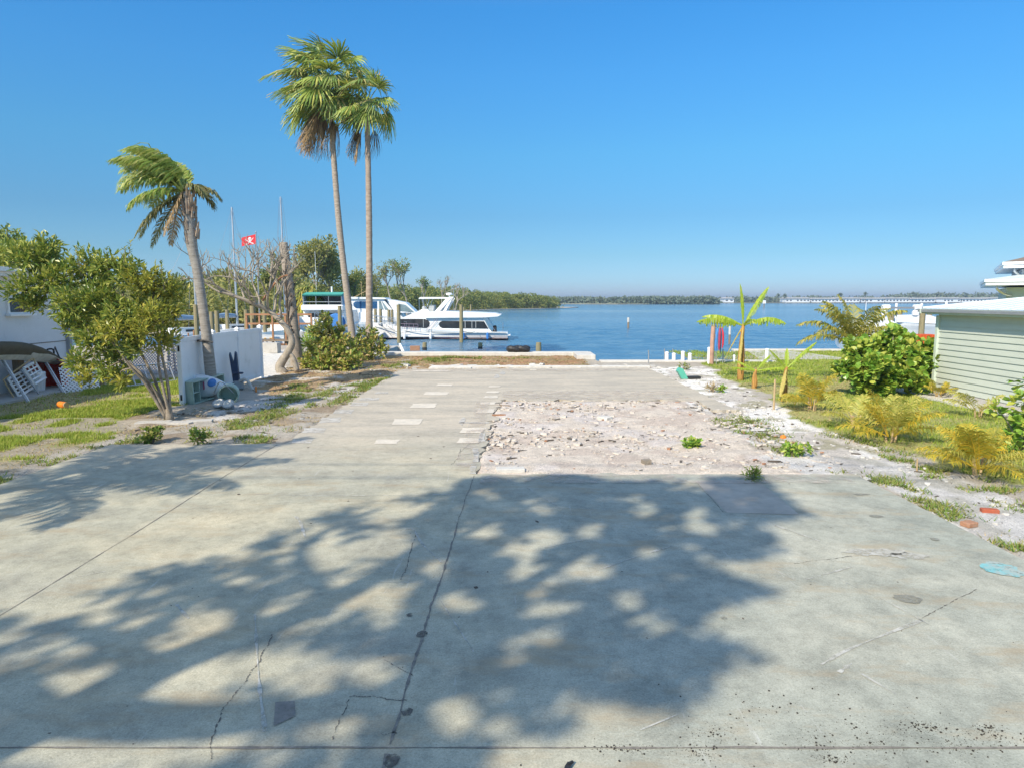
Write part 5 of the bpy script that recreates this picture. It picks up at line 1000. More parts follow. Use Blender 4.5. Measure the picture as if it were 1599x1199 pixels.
# ---------------------------------------------------------------- mangrove spit and far shores
rng = np.random.default_rng(80)
shore = [wat(px, py, 0)*0+ground(px, py, WZ) for px, py in [(200, 497), (430, 496), (560, 494), (680, 489), (775, 484.6), (850, 483), (884, 482)]]
back = [A3(p[0]-25-.25*p[1], p[1]+110, WZ) for p in shore[::-1]]
sh = [tuple(p[:2]) for p in shore]+[(30, 310)]+[tuple(p[:2]) for p in back]
struct(G().prism(sh, WZ-.5, WZ+.28).build('beach', M('spit_sand', (.55, .47, .37), .95, var=.12, scale=.3)))
sp = spline([p for p in shore], 40); spx = np.array(sp)
gl = G(); g = G(); cs = []
for k in range(720):
    i = int(rng.integers(0, len(sp)-6)); inn = abs(rng.normal(0, 18))+3.0; p = spx[i]; c = np.array([p[0]-inn*.55+rng.normal(0, 1), p[1]+inn*.9+rng.normal(0, 1), 0])
    far = p[1]; hmax = np.interp(far, [90, 150, 200, 240, 285], [5.4, 6.6, 7.4, 6.4, 4.4]); hh = hmax*rng.uniform(.55, 1.02)*min(1, .55+inn/14)
    r = rng.uniform(1.1, 2.2); cs.append((np.array([c[0], c[1], WZ+.5+hh-r*.7]), r, hh))
cols = []
P_, D_, N_, L_ = [], [], [], []
for c, r, hh in cs:
    nl = 110; d = rdir(nl, .25); p = c+d*(r*rng.uniform(.6, 1.0, nl))[:, None]*A3(1.1, 1.1, .85); P_.append(p); D_.append(unit(d+rng.normal(0, .7, (nl, 3)))); N_.append(unit(d+UP*.4+rng.normal(0, .4, (nl, 3)))); L_.append(np.full(nl, .55*r/1.6))
    lo = 60; pz = np.stack([c[0]+rng.normal(0, r*.7, lo), c[1]+rng.normal(0, r*.7, lo), rng.uniform(WZ+.3, max(WZ+.5, c[2]), lo)], 1); P_.append(pz); D_.append(rdir(lo)); N_.append(rdir(lo, .5)); L_.append(np.full(lo, .6))
P_ = np.concatenate(P_); L_ = np.concatenate(L_); gl.leaves(P_, np.concatenate(D_), np.concatenate(N_), L_*rng.uniform(.7, 1.3, len(P_)), L_*.55, .2, 1)
o = gl.build('mangrove_thicket', l_far); tag(o, 'dense low mangrove thicket along the sandy spit', 'mangroves', kind='stuff')
def far_tree(px, base_d, top_py, w, label, seed, leafy=1., mat=l_far2, dep=4, leafn=40, ls=.42, bark=m_bark, spread=.62, up=.3):
    global rng
    rng = np.random.default_rng(seed); q = deep(px, 480, base_d); b = A3(q[0], base_d, WZ+.2); h = deep(px, top_py, base_d)[2]-b[2]
    t = thing('shore_tree', label, 'tree', b, 'trees behind the boats'); g = G(); tips = []
    g.tube([b-A3(0, 0, .3), b+A3(rng.normal(0, .15), 0, h*.22)], [.26, .18], 7); branch(g, b+A3(0, 0, h*.2), A3(rng.normal(0, .12), rng.normal(0, .1), 1), h*.27, .17, dep, tips, spread, up, (2, 3), .70, 6, .14); g.build('trunk', bark, t)
    if leafy > 0:
        gl = G(); PP2, DD2, NN2 = [], [], []
        if leafy > .75:
            for k in range(46):
                z = rng.random()**.8; v = rdir(1)[0]; tips.append((b+A3(v[0]*w*.55*math.sin(math.pi*min(1, z*.8+.2)), v[1]*w*.5, h*(.14+.72*z)), UP))
        for p, d in tips:
            k = int(leafn*leafy*rng.uniform(.15, 1.1)); 
            if k < 1: continue
            v = rdir(k, .2); PP2.append(p+v*rng.uniform(.15, 1, (k, 1))*w*.24); DD2.append(unit(v+rng.normal(0, .5, (k, 3)))); NN2.append(unit(v*.6+UP*.6+rng.normal(0, .4, (k, 3))))
        if PP2: P = np.concatenate(PP2); gl.leaves(P, np.concatenate(DD2), np.concatenate(NN2), ls*rng.uniform(.6, 1.3, len(P)), ls*.4, .2, 1); gl.build('crown', mat, t)
far_tree(495, 92, 378, 4.2, 'tallest bushy olive tree behind the cruiser with the green top', 91, 1.0, l_far2, 5, 26, .48)
far_tree(528, 95, 392, 3.6, 'tall olive tree touching the taller fan palm trunk', 92, 1.0, l_far2, 5, 22, .46)
far_tree(470, 98, 405, 3.6, 'olive tree left of the tallest one, right of the topless trunk', 93, 1.0, l_far2, 4, 40, .46)
far_tree(550, 105, 432, 3.2, 'lower bushy tree between the two fan palm trunks', 94, .9, l_far, 4, 40, .46)
far_tree(588, 115, 418, 2.6, 'thin open tree right of the shorter fan palm trunk', 95, .35, l_far2, 4, 30, .4, spread=.5)
far_tree(612, 125, 414, 3.2, 'half-bare tree standing above the sedan yacht', 96, .5, l_far2, 5, 14, .4, m_plum, .5, .4)
far_tree(636, 128, 410, 3.2, 'taller half-bare tree with dark leafy tufts', 97, .55, l_far, 5, 14, .42, m_plum, .45, .4)
far_tree(662, 135, 430, 3.0, 'short tufted tree left of the houseboat hardtop', 98, .5, l_far, 4, 26, .42, m_plum, .5)
far_tree(690, 145, 428, 3.6, 'pale leafless tree above the houseboat hardtop', 99, .12, l_far2, 5, 10, .4, m_plum, .5, .25)
far_tree(712, 150, 440, 3.2, 'low pale leafless tree right of the houseboat arch', 100, .1, l_far2, 5, 8, .4, m_plum, .55, .2)
far_tree(452, 90, 412, 4.0, 'broad olive tree hidden partly by the topless trunk', 111, 1.0, l_far2, 4, 36, .48)
far_tree(515, 100, 405, 4.5, 'broad olive tree filling the gap left of the taller fan palm', 112, 1.0, l_far, 4, 36, .48)
far_tree(566, 112, 428, 4.0, 'low broad tree just left of the shorter fan palm trunk', 113, .9, l_far2, 4, 36, .46)
far_tree(280, 85, 430, 3.6, 'bushy tree behind the leftmost sailboat', 101, .9, l_far, 4, 36, .5)
far_tree(330, 90, 428, 3.6, 'bushy tree behind the bent palm trunk', 102, .9, l_far2, 4, 36, .5)
far_tree(372, 88, 420, 3.6, 'bushy tree behind the left sailboat mast', 103, .8, l_far2, 4, 34, .5)
far_tree(415, 92, 418, 3.8, 'bushy tree behind the frangipani branches', 104, .9, l_far, 4, 36, .5)
far_tree(430, 80, 415, 2.2, 'slim dark tree just left of the topless trunk', 105, .5, l_far, 4, 22, .4, m_dbark, .4, .4)
far_tree(60, 46, 362, 3.0, 'dark round tree peeping over the shrub at the far left', 106, 1.2, l_tree, 4, 60, .34)
far_tree(25, 48, 372, 2.6, 'dark tree top at the left edge behind the house', 107, 1.2, l_tree, 4, 50, .34)
# small golden cabbage palm near the dock
q = deep(480, 515, 60); t = thing('cabbage_palm', 'small shaggy yellow-green palm left of the cruiser', 'palm', (q[0], 60, WZ)); top = deep(481, 462, 60); G().tube([(q[0], 60, WZ-.3), top], [.22, .18], 8).build('trunk', m_trunk, t)
for k in range(22):
    a = k*2.4; e = R(60-k*5.5); d = A3(math.cos(a)*math.cos(e), math.sin(a)*math.cos(e), math.sin(e)); g = G(); hub = top+d*.7; g.tube([top, hub], .03, 4); fan(g, hub, d, unit(np.cross(np.cross(d, UP)+1e-3, d)), 1.15, 16, R(110), 0, .9); g.build('frond', l_areca if k > 9 else l_coco, t)
# low wood behind the basin
gl = G(); P_, D_ = [], []
for k in range(520):
    d = rng.uniform(72, 118); x = rng.uniform(-.66*d, -.24*d)
    c = A3(x, d, rng.uniform(.2, 2.2+2.6*rng.random())); v = rdir(80, .2); P_.append(c+v*rng.uniform(.6, 1.6, (80, 1))); D_.append(unit(v+rng.normal(0, .6, (80, 3))))
P_ = np.concatenate(P_); D_ = np.concatenate(D_); m_ = P_[:, 0] < -.34*P_[:, 1]+4
gl.leaves(P_[m_], D_[m_], rdir(m_.sum(), .5), .5*rng.uniform(.6, 1.3, m_.sum()), .26, .2, 1); tag(gl.build('undergrowth', l_far2), 'scrub and low greenery around the boat basin', 'scrub', kind='stuff')
struct(G().prism([(-110, 66), (-24, 72), (-30, 125), (-110, 125)], WZ-.5, WZ+.35).build('shore_ground', M('basin_bank', (.30, .25, .17), .95, var=.2, scale=.4)))
# far shore
struct(G().prism([(40, 690), (900, 640), (1400, 620), (1400, 900), (40, 900)], WZ-.5, WZ+.8).build('far_shore', M('far_bank', (.16, .16, .12), .95, var=.2, scale=.02)))
struct(G().prism([(18, 560), (80, 520), (165, 545), (170, 640), (20, 640)], WZ-.5, WZ+.5).build('island', M('island_bank', (.30, .28, .2), .95, var=.2, scale=.02)))
def belt(name, label, fn, n, hmin, hmax, r0, mat):
    gl = G(); P_, D_ = [], []
    for k in range(n):
        c = fn(); hh = rng.uniform(hmin, hmax); v = rdir(36, .25); P_.append(A3(c[0], c[1], WZ+.4)+v*A3(r0, r0, hh*.55)*rng.uniform(.6, 1, (36, 1))+A3(0, 0, hh*.45)); D_.append(unit(v+rng.normal(0, .7, (36, 3))))
    P_ = np.concatenate(P_); gl.leaves(P_, np.concatenate(D_), rdir(len(P_), .5), r0*.55*rng.uniform(.6, 1.3, len(P_)), r0*.36, .2, 1); tag(gl.build(name, mat), label, 'trees', kind='stuff')
belt('mangrove_island', 'distant low wooded island right of the spit', lambda: (lambda u: (22+u*140, 560-38*math.sin(u*2.2)+abs(rng.normal(0, 18))+4))(rng.random()), 420, 2.6, 5.2, 3.2, l_farshore)
belt('far_trees', 'thin tree line along the far shore', lambda: (lambda x: (x, 700-.055*(x-40)+rng.uniform(2, 60)))(rng.uniform(120, 760)), 560, 2.5, 6.5, 4.0, l_farshore)
belt('far_trees', 'darker taller trees at the right end of the far shore', lambda: (rng.uniform(430, 660), rng.uniform(760, 800)), 160, 7, 10.5, 5, l_farshore)
def far_bldg(px, w, h, label, d=660, win=True, roof=True):
    q = deep(px, 470, d); t = thing('waterfront_building', label, 'building', (q[0], d, WZ+.8), 'white buildings on the far shore'); z = WZ+.8
    g = G(); g.box((q[0], d, z+h/2), (w, 14, h)); g.build('wall', m_farwhite, t)
    if roof: G().xprism([(q[0]-w/2-.8, z+h), (q[0]+w/2+.8, z+h), (q[0]+w/2-3, z+h+1.3), (q[0]-w/2+3, z+h+1.3)], d-8, d+8).build('roof', m_farroof, t)
    if win:
        g = G(); n = max(2, int(w/3.2))
        for k in range(n):
            if rng.random() < .8: g.box((q[0]-w/2+(k+.5)*w/n, d-7.02, z+h*.52), (w/n*.5, .1, h*.34))
        g.build('window', m_farwin, t)
for px, w, h, lab in [(1055, 10, 3.2, 'small white house on the far shore, leftmost'), (1075, 14, 3.8, 'low white house on the far shore with a brown roof'), (1135, 9, 3.6, 'lone white house above the big banana leaf'), (1241, 23, 3.6, 'long white building right of the tall banana leaf'), (1280, 22.5, 3.3, 'second long white building from the left on the far shore'), (1318, 23, 3.6, 'long white building above the young coconut palm, left part'), (1357, 22, 3.4, 'long white building above the young coconut palm, right part'), (1395, 22.5, 3.6, 'white building directly behind the left boat lift motor'), (1434, 23, 3.3, 'white building between the boat lift motors'), (1474, 23, 3.6, 'white building above the left end of the metal roof'), (1514, 23.5, 3.4, 'white building above the middle of the metal roof'), (1553, 22.5, 3.6, 'white building just under the upper eaves of the right house')]: far_bldg(px, w, h, lab, 660+rng.uniform(-3, 3))
for px in (1215, 1351, 1312, 1225): 
    q = deep(px, 470, 655); hh = rng.uniform(7, 9); t = thing('far_palm', {1215: 'lone palm at the left end of the long white buildings', 1351: 'tallest lone palm over the far white buildings', 1312: 'slim lone palm left of the tallest far one', 1225: 'short palm beside the first long white building'}[px], 'palm tree', (q[0], 655, WZ+.8)); G().tube([(q[0], 655, WZ), (q[0], 655, WZ+hh)], .3, 6).build('trunk', m_dbark, t); gl = G(); v = rdir(40, .3); gl.leaves(np.tile(A3(q[0], 655, WZ+hh), (40, 1)), v, rdir(40, .6), 2.6, .7, .2, 1); gl.build('crown', l_farshore, t)
# ---------------------------------------------------------------- shed and house on the right
t = thing('garden_shed', 'sage green lap-sided shed with a white metal hip roof', 'shed', (12.85, 20.9, 0))
X0, Y1, EH = 12.9, 20.75, 2.52
g = G(); ex = .172; n = 14
g.box((X0+3.5, 12.4, 1.3), (6.9, 16.6, 2.2))
for k in range(n):            # lap boards on the two outer faces
    z0 = .22+k*ex; z1 = z0+ex+.012
    if z1 > EH-.02: z1 = EH-.02
    g.add([(X0, 4, z0), (X0, Y1, z0), (X0+.028, Y1, z1), (X0+.028, 4, z1), (X0+.03, 4, z0), (X0+.03, Y1, z0)], [(1, 0, 3, 2), (0, 1, 5, 4)])
    g.add([(X0, Y1, z0), (20, Y1, z0), (20, Y1-.028, z1), (X0, Y1-.028, z1)], [(0, 1, 2, 3)[::-1]])
wl = g.build('wall', m_sage, t)
G().bbox((X0+.02, Y1-.02, 1.32), (.13, .13, 2.2), .01).build('corner_board', m_sagetrim, wl)
G().box((X0+3.4, 12.5, .1), (6.8, 16.4, .2)).build('foundation', m_conc, t)
ov = .30; ex0, ey1 = X0-ov, Y1+ov; rx, ry = 17.4, 16.2; rz = 3.42
g = G(); ez = EH+.10
P = [(ex0, -2, ez), (ex0, ey1, ez), (22.3, ey1, ez), (rx, ry, rz), (rx, -2, rz)]
g.add(P, [(1, 0, 4, 3), (2, 1, 3)]); g.add([(22.3, -2, ez), (22.3, ey1, ez), (rx, ry, rz), (rx, -2, rz)], [(0, 1, 2, 3)])
g.add([(ex0, -2, ez-.03), (ex0, ey1, ez-.03), (22.3, ey1, ez-.03), (22.3, -2, ez-.03)], [(0, 1, 2, 3)])
rf = g.build('roof', m_metalroof, t)
g = G()
for y in np.arange(2.2, ey1, .42):            # standing seams up the slope
    f = 1.0 if y <= ry else (ey1-y)/(ey1-ry)
    a = A3(ex0, y, ez+.012); b = A3(ex0+(rx-ex0)*f, y, ez+(rz-ez)*f+.012); g.tube([a, b], .014, 4)
for x in np.arange(ex0+.5, 22, .42):
    f = min((x-ex0)/(rx-ex0), (22.3-x)/(22.3-rx), 1); g.tube([(x, ey1, ez+.012), (x, ey1-(ey1-ry)*f, ez+(rz-ez)*f+.012)], .014, 4)
g.tube([(ex0, ey1, ez+.02), (rx, ry, rz+.02)], .04, 5); g.build('seam', m_metalroof, rf)
g = G(); g.box((ex0+.012, 9.6, ez-.075), (.03, 23.2, .13)); g.box((17.4, ey1-.012, ez-.075), (9.8, .03, .13)); g.build('fascia', m_sagetrim, rf)
g = G(); g.box((ex0-.035, 9.6, ez-.06), (.08, 23.2, .08)); g.build('gutter', m_grey, rf)
G().box((ex0+.22, 9.5, ez-.15), (.40, 22.9, .03)).build('soffit', m_sagetrim, rf)
t = thing('two_storey_house', 'pale two-storey house with stacked white eaves behind the shed', 'house', (26, 33, 0))
HR = R(-33)
def hw_(o, x, y, z): c, q = math.cos(HR), math.sin(HR); return A3(o[0]+x*c-y*q, o[1]+x*q+y*c, z)
def hbox(o, x0, x1, y0, y1, z0, z1, g): c = hw_(o, (x0+x1)/2, (y0+y1)/2, (z0+z1)/2); return g.box(c, (x1-x0, y1-y0, z1-z0), rz=HR)
q = deep(1539, 446, 34); q2 = deep(1567, 419, 34.6)
hbox(q, .9, 12, .9, 9, 0, q[2]-.1, G()).build('wall', m_sage, t); hbox(q2, .8, 12, .8, 9, q[2]+.3, q2[2]-.05, G()).build('wall', m_whitewash, t)
def eave(o, pitch, mat):
    g = G(); hbox(o, 0, 13, 0, 10, o[2], o[2]+.15, g); hbox(o, -.06, 13.06, -.06, 10.06, o[2]+.16, o[2]+.30, g); g.build('fascia', m_white, t)
    z = o[2]+.31; g = G(); g.add([hw_(o, 0, 0, z), hw_(o, 13, 0, z), hw_(o, 13, 10, z), hw_(o, 0, 10, z), hw_(o, 4.5, 5, z+pitch), hw_(o, 8.5, 5, z+pitch)], [(0, 1, 5, 4), (1, 2, 5), (2, 3, 4, 5), (3, 0, 4)]); g.build('roof', mat, t)
eave(q, .7, m_metalroof); eave(q2, 1.3, m_shell)
for qq in (q, q2):
    g = G(); g.tube(spline([hw_(qq, .45, .15, qq[2]-.02), hw_(qq, .5, .2, qq[2]-.2), hw_(qq, .8, .5, qq[2]-.42), hw_(qq, 1.1, .85, qq[2]-.5)], 5), .055, 7); g.build('downpipe', m_steel, t)
hbox(q, 2.0, 3.2, .86, .95, q[2]-.95, q[2]-.25, G()).build('window', m_glass, t)
# orange-red low wall and boat lift on the right
q = deep(1440, 520, 30); t = thing('red_crate', 'orange-red slatted box glimpsed between the sea grape shrub and the shed', 'box', (q[0], 30, 0)); g = G()
for k in range(7): g.box((q[0]-.30+k*.13, 30, q[2]-.42), (.10, .8, .7))
g.build('slats', m_ored, t); G().box((q[0]+.09, 30, q[2]-.92), (1.0, .9, .5)).build('base', m_ored, t)
lift_ = lambda px, py, d: deep(px, py, d)
t = thing('boat_lift', 'boat lift of four pilings and white motor housings beyond the right lawn', 'boat lift', A3(lift_(1420, 500, 50)[0], 50, WZ))
for px, d in ((1392, 50), (1441, 50), (1405, 58), (1452, 58)):
    q = lift_(px, 487, d); G().tube([(q[0], d, -2), (q[0], d, q[2])], .20, 10).build('piling', m_pile, t)
    if d == 50: G().bbox((q[0]-.42, d, q[2]+.32), (.5, .5, .36), .06).bbox((q[0]-.52, d, q[2]-.12), (.42, .42, .5), .1).build('motor_housing', m_white, t)
for d in (50, 58): a = lift_(1388 if d == 50 else 1402, 481, d); b = lift_(1448 if d == 50 else 1460, 481, d); G().box((a+b)/2, (b[0]-a[0], .16, .14)).build('beam', m_grey, t)
for px, top in ((1406, 474), (1446, 474), (1485, 471)):
    q = lift_(px, top, 50); tag(G().tube([(q[0], 50.5, -1), (q[0], 50.5, q[2])], .09, 10).build('guide_post', m_white, origin=(q[0], 50.5, -.8)), {1406: 'white guide post left of the boat lift motor by the shed', 1446: 'white guide post right at the roof corner of the shed', 1485: 'white guide post whose tip shows above the metal roof'}[px], 'post')
B = Boat('covered_boat', 'white boat under a white cover hoisted on the boat lift', A3(lift_(1422, 505, 54)[0], 54, 0.15), R(8)); g = G(); hull(g, 6.5, 2.4, .8, 1.1, -.3, -1, 14, .45); B.part('hull', g, m_gel)
g = G(); g.xprism([(-3.0, 1.05), (3.0, .82), (2.6, 1.05), (.8, 1.55), (-.8, 1.5)], -1.0, 1.0); B.part('cover', g, m_white); g = G(); g.bbox((3.35, 0, 1.0), (.45, .5, 1.0), .1); B.part('outboard', g, m_white); B.done()
B = Boat('covered_boat', 'rounded white boat cabin top behind the young coconut palm', A3(lift_(1355, 500, 47)[0], 47, -.5), R(100)); g = G(); hull(g, 6.5, 2.5, .8, 1.1, -.3, 1, 14, .45); B.part('hull', g, m_gel); g = G(); g.xprism([(-2.0, .9), (2.0, 1.0), (1.2, 1.75), (.4, 2.0), (-1.0, 2.0), (-1.8, 1.7)], -1.05, 1.05); B.part('cabin', g, m_gel); g = G(); g.tube([(0, .2, 1.9), (0, .2, 3.2)], .02, 5); B.part('antenna', g, m_white); B.done()
# ---------------------------------------------------------------- white house on the left
t = thing('white_house', 'white painted block house at the left edge, side wall in shade', 'house', (-15.6, 24, 0))
XH, YH = -15.6, 24.0
G().box((XH-4.5, 14.5, 1.80), (9, 19, 3.6)).build('wall', m_whitewash, t)
g = G(); g.box((XH-4.2, 14.5, 3.66), (9.5, 19.5, .12)); g.box((XH-4.2, 14.5, 3.79), (9.8, 19.8, .13)); g.build('roof', m_white, t)
a = deep(11, 466, 0); 
def onwall(px, py):            # the point of the side wall seen along a sight line
    d = deep(px, py, 1.0); k = XH/d[0]; return A3(XH, k, H+(d[2]-H)*k)
w0, w1 = onwall(13, 488), onwall(42, 466); cy_, cz_ = (w0[1]+w1[1])/2, (w0[2]+w1[2])/2; sy, sz = abs(w1[1]-w0[1]), abs(w1[2]-w0[2])
wn = G().bbox((XH+.02, cy_, cz_), (.10, sy+.16, sz+.16), .01).build('window', m_white, t); G().box((XH+.06, cy_, cz_), (.05, sy, sz)).build('pane', m_glass, wn); G().box((XH+.10, cy_, cz_-sz/2-.09), (.16, sy+.3, .06)).build('sill', m_white, wn)
zb = onwall(50, 537)[2]; G().box((XH+.008, 14.5, zb), (.02, 18.95, .025)).build('belt_course', m_crack, t)
G().bbox((XH+.06, YH-.05, 1.7), (.14, .16, 3.5), .01).build('corner_post', m_greycrate, t)
G().box((XH+.14, YH-.06, deep(97, 495, 24)[2]), (.08, .10, .5)).build('bracket', m_black, t)
# things leaning on the white house
P = lambda px, py, d: deep(px, py, d)
q = P(103, 530, 24.2); t = thing('hanging_cloth', 'orange-red cloth hanging at the corner of the white house', 'cloth', (q[0], 24.2, 0)); g = G()
for k in range(4): g.tube(spline([P(103+k*2, 495, 24.2)+A3(0, .03*(k % 2), 0), P(103.5+k*2, 530, 24.2)+A3(0, -.05*(k % 2), 0), P(104+k*2, 556-k*2, 24.2)], 5), [.05, .075, .05], 8)
g.build('cloth', m_ored, t); G().tube([P(104, 492, 24.3), P(106, 575, 24.3)-A3(0, 0, 0)], .03, 6).build('rod', m_black, t)
t = thing('upturned_dinghy', 'dark brown upturned dinghy with a cream underside propped beside the white house', 'boat', (-15.2, 20.5, .06))
g = G(); gi = G(); rows = []
for i, f in enumerate(np.linspace(0, 1, 15)):
    c = A3(-15.12, 17.2+5.3*f, 1.28+.12*math.sin(f*2.6)-.52*f**3); w = .34*math.sin(min(1, (1-f)*1.9+.06)*math.pi/2); h = .36*math.sin(min(1, (1-f)*2.2+.12)*math.pi/2)
    rows.append([c+A3(.10+w*math.cos(a)*.9+.25*math.sin(a), 0, h*math.sin(a)*1.0) for a in np.linspace(R(-25), R(205), 11)])
V = [p for r in rows for p in r]; m = 11; g.add(V, [(i*m+k, i*m+k+1, (i+1)*m+k+1, (i+1)*m+k) for i in range(14) for k in range(10)]); g.build('hull', m_tarp, t, smooth=True)
V2 = [rr[0]*.5+rr[-1]*.5+(p-(rr[0]*.5+rr[-1]*.5))*.93-A3(0, 0, .03) for rr in rows for p in rr]; gi.add(V2, [(i*m+k, (i+1)*m+k, (i+1)*m+k+1, i*m+k+1) for i in range(14) for k in range(10)]); gi.build('lining', m_cream, t, smooth=True)
G().box((-15.2, 18.2, .65), (.25, .3, 1.2)).build('trestle', m_wood, t); G().box((-15.25, 21.0, .6), (.2, .25, 1.1)).build('trestle', m_wood, t)
def frame_panel(name, label, cat, o, ux, uz, w, h, nx_, nz_, bar, mat, back=None, group=None):
    o, ux, uz = np.array(o), unit(ux), unit(uz); t = thing(name, label, cat, o, group); g = G()
    for k in range(nx_+1): a = o+ux*w*k/nx_; b_ = bar*(1.6 if k in (0, nx_) else 1); g.tube([a, a+uz*h], b_, 4)
    for k in range(nz_+1): a = o+uz*h*k/nz_; b_ = bar*(1.6 if k in (0, nz_) else 1); g.tube([a, a+ux*w], b_, 4)
    g.build('grid', mat, t); return t
def pts3(a, b, c, d): return np.array(P(*a)), np.array(P(*b)), np.array(P(*c))
o_, x_, z_ = pts3((30, 619, 20.1), (49, 607, 21.0), (13, 592, 19.9), 0)
tA = frame_panel('lattice_shelf', 'white gridded shelf panel leaning in a tan frame, left one', 'shelf', o_, x_-o_, z_-o_, np.linalg.norm(x_-o_)*1.25, np.linalg.norm(z_-o_), 3, 5, .028, m_white)
o_, x_, z_ = pts3((54, 600, 20.7), (71, 590, 21.5), (37, 575, 20.5), 0)
frame_panel('lattice_shelf', 'white gridded shelf panel standing higher, beside the red wheelbarrow', 'shelf', o_, x_-o_, z_-o_, np.linalg.norm(x_-o_), np.linalg.norm(z_-o_), 3, 4, .028, m_white)
t = thing('folding_chair_frame', 'bent tan tube frame between the white gridded panels', 'chair frame', P(30, 615, 20.0)); G().tube(spline([P(22, 621, 19.9), P(7, 596, 19.8), P(9, 590, 19.9), P(48, 562, 20.8), P(53, 562, 20.9), P(55, 568, 20.8)], 6), .022, 6).build('loop', m_tan, t); G().tube([P(33, 577, 20.3), P(62, 616, 20.5)], .035, 6).build('leg', m_grey, t)
t = thing('white_bucket_lid', 'white plastic drum tucked behind the gridded panel', 'drum', P(58, 605, 21.4)); b = P(58, 612, 21.4); b[2] = .06; G().lathe(b, [(.22, 0), (.26, .35), (.27, .55), (.24, .58)], 16).build('drum', m_white, t)
for a, b, lab in (((0, 558, 20.0), (43, 628, 19.3), 'aluminium pole crossing the gridded panel, left one'), ((68, 563, 22.0), (99, 614, 21.2), 'aluminium pole leaning on the red wheelbarrow, right one')):
    p, q = P(*a), P(*b); t = thing('metal_pole', lab, 'pole', (q[0], q[1], 0)); G().tube([p, q], .028, 6).build('pole', m_alu, t); G().tube([p+A3(.07, 0, 0), q+A3(.07, 0, 0)], .02, 6).build('inner_tube', m_white, t)
t = thing('wheelbarrow', 'red wheelbarrow tub tipped up on its end against the white house', 'wheelbarrow', P(85, 606, 22.3)); c = P(82, 587, 22.3); g = G()
rows = []
for s_, dy in ((1.0, -.12), (.96, .0), (.72, .30)):
    rows.append([c+A3(s_*.46*math.copysign(abs(math.cos(a))**.6, math.cos(a)), dy, s_*.60*math.copysign(abs(math.sin(a))**.6, math.sin(a))) for a in np.linspace(0, 2*math.pi, 21)[:-1]])
V = [p for r in rows for p in r]; g.add(V, [(i*20+k, i*20+(k+1) % 20, (i+1)*20+(k+1) % 20, (i+1)*20+k) for i in range(2) for k in range(20)]+[tuple(40+k for k in range(20))]); g.build('tub', m_red, t, smooth=False)
g = G(); g.tube([p for p in rows[0]]+[rows[0][0]], .025, 6); g.build('rim', m_rred, t)
g = G(); hc = P(79, 553, 22.2); g.tube(spline([c+A3(-.05, 0, .55), hc+A3(-.1, 0, -.15), hc+A3(-.12, 0, .12), hc+A3(.1, 0, .14), hc+A3(.08, 0, -.15), c+A3(.05, 0, .55)], 4), .028, 6); g.build('handle', m_black, t)
q = P(38, 578, 22.0); t = thing('red_bin', 'faded red tub half hidden behind the gridded panels', 'tub', (q[0], q[1], .06)); G().lathe((q[0], q[1], .06), [(.42, 0), (.5, .45), (.54, .75), (.50, .76), (.46, .4)], 18).build('tub', m_rred, t); G().tube([(q[0]-.5, q[1], .72), (q[0]-.3, q[1]-.4, .80), (q[0]+.3, q[1]-.4, .80), (q[0]+.5, q[1], .72)], .03, 6).build('handle', m_rred, t)
tag(G().tube([P(82, 534, 23.4), P(88, 548, 23.2), P(97, 568, 23.0), P(99, 600, 22.8)], .025, 6).build('black_rod', m_black, origin=P(97, 604, 22.8)), 'long black rod leaning on the corner of the white house', 'rod')
def lattice(name, label, a, b, h, lean, mat, sp_=.085, w_=.036):
    a, b = A3(*a), A3(*b); u = unit(b-a); w = np.linalg.norm(b-a); up = unit(A3(-u[1]*lean, u[0]*lean, 1)); t = thing(name, label, 'lattice', a); g = G(); nrm = np.cross(u, up)
    for sgn, off in ((1, 0), (-1, .008)):
        for s0 in np.arange(-h, w+h, sp_*1.414):
            p0 = (s0, 0.) ; p1 = (s0+sgn*h, h); lo, hi = 0., 1.
            for k in range(2): pass
            x0_, x1_ = p0[0], p1[0]; ts = sorted([(0-x0_)/(x1_-x0_), (w-x0_)/(x1_-x0_)]); lo = max(0, ts[0]); hi = min(1, ts[1])
            if hi-lo < .02: continue
            A_ = a+u*(x0_+(x1_-x0_)*lo)+up*h*lo+nrm*off; B_ = a+u*(x0_+(x1_-x0_)*hi)+up*h*hi+nrm*off; d = unit(B_-A_); sd = np.cross(nrm, d)*w_*.5
            g.add([A_-sd, A_+sd, B_+sd, B_-sd, A_-sd+nrm*.006, A_+sd+nrm*.006, B_+sd+nrm*.006, B_-sd+nrm*.006], [(3, 2, 1, 0), (4, 5, 6, 7), (0, 1, 5, 4), (2, 3, 7, 6)])
    g.build('lattice', mat, t); g = G(); c = [a, a+u*w, a+u*w+up*h, a+up*h]
    return t
lattice('lattice_trellis', 'white diagonal lattice panel leaning beside the red wheelbarrow', P(99, 614, 21.3), P(157, 609, 22.1)*A3(1, 1, 1), .86, .35, m_white)
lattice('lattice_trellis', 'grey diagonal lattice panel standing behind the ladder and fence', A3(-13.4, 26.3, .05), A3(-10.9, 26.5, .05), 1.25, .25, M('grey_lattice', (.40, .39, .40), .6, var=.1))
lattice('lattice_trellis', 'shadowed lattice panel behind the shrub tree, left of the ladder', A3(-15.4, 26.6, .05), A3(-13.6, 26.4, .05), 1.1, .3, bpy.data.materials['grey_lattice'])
a, b = P(198, 607, 22.4), P(276, 591, 24.2); a[2] = .05; b[2] = .05; t = thing('ladder', 'aluminium ladder lying on its side behind the shrub tree', 'ladder', a); u = b-a; up = A3(-.25, .1, .62)
g = G(); g.tube([a, b], .035, 4); g.tube([a+up, b+up], .035, 4); g.build('rail', m_alu, t)
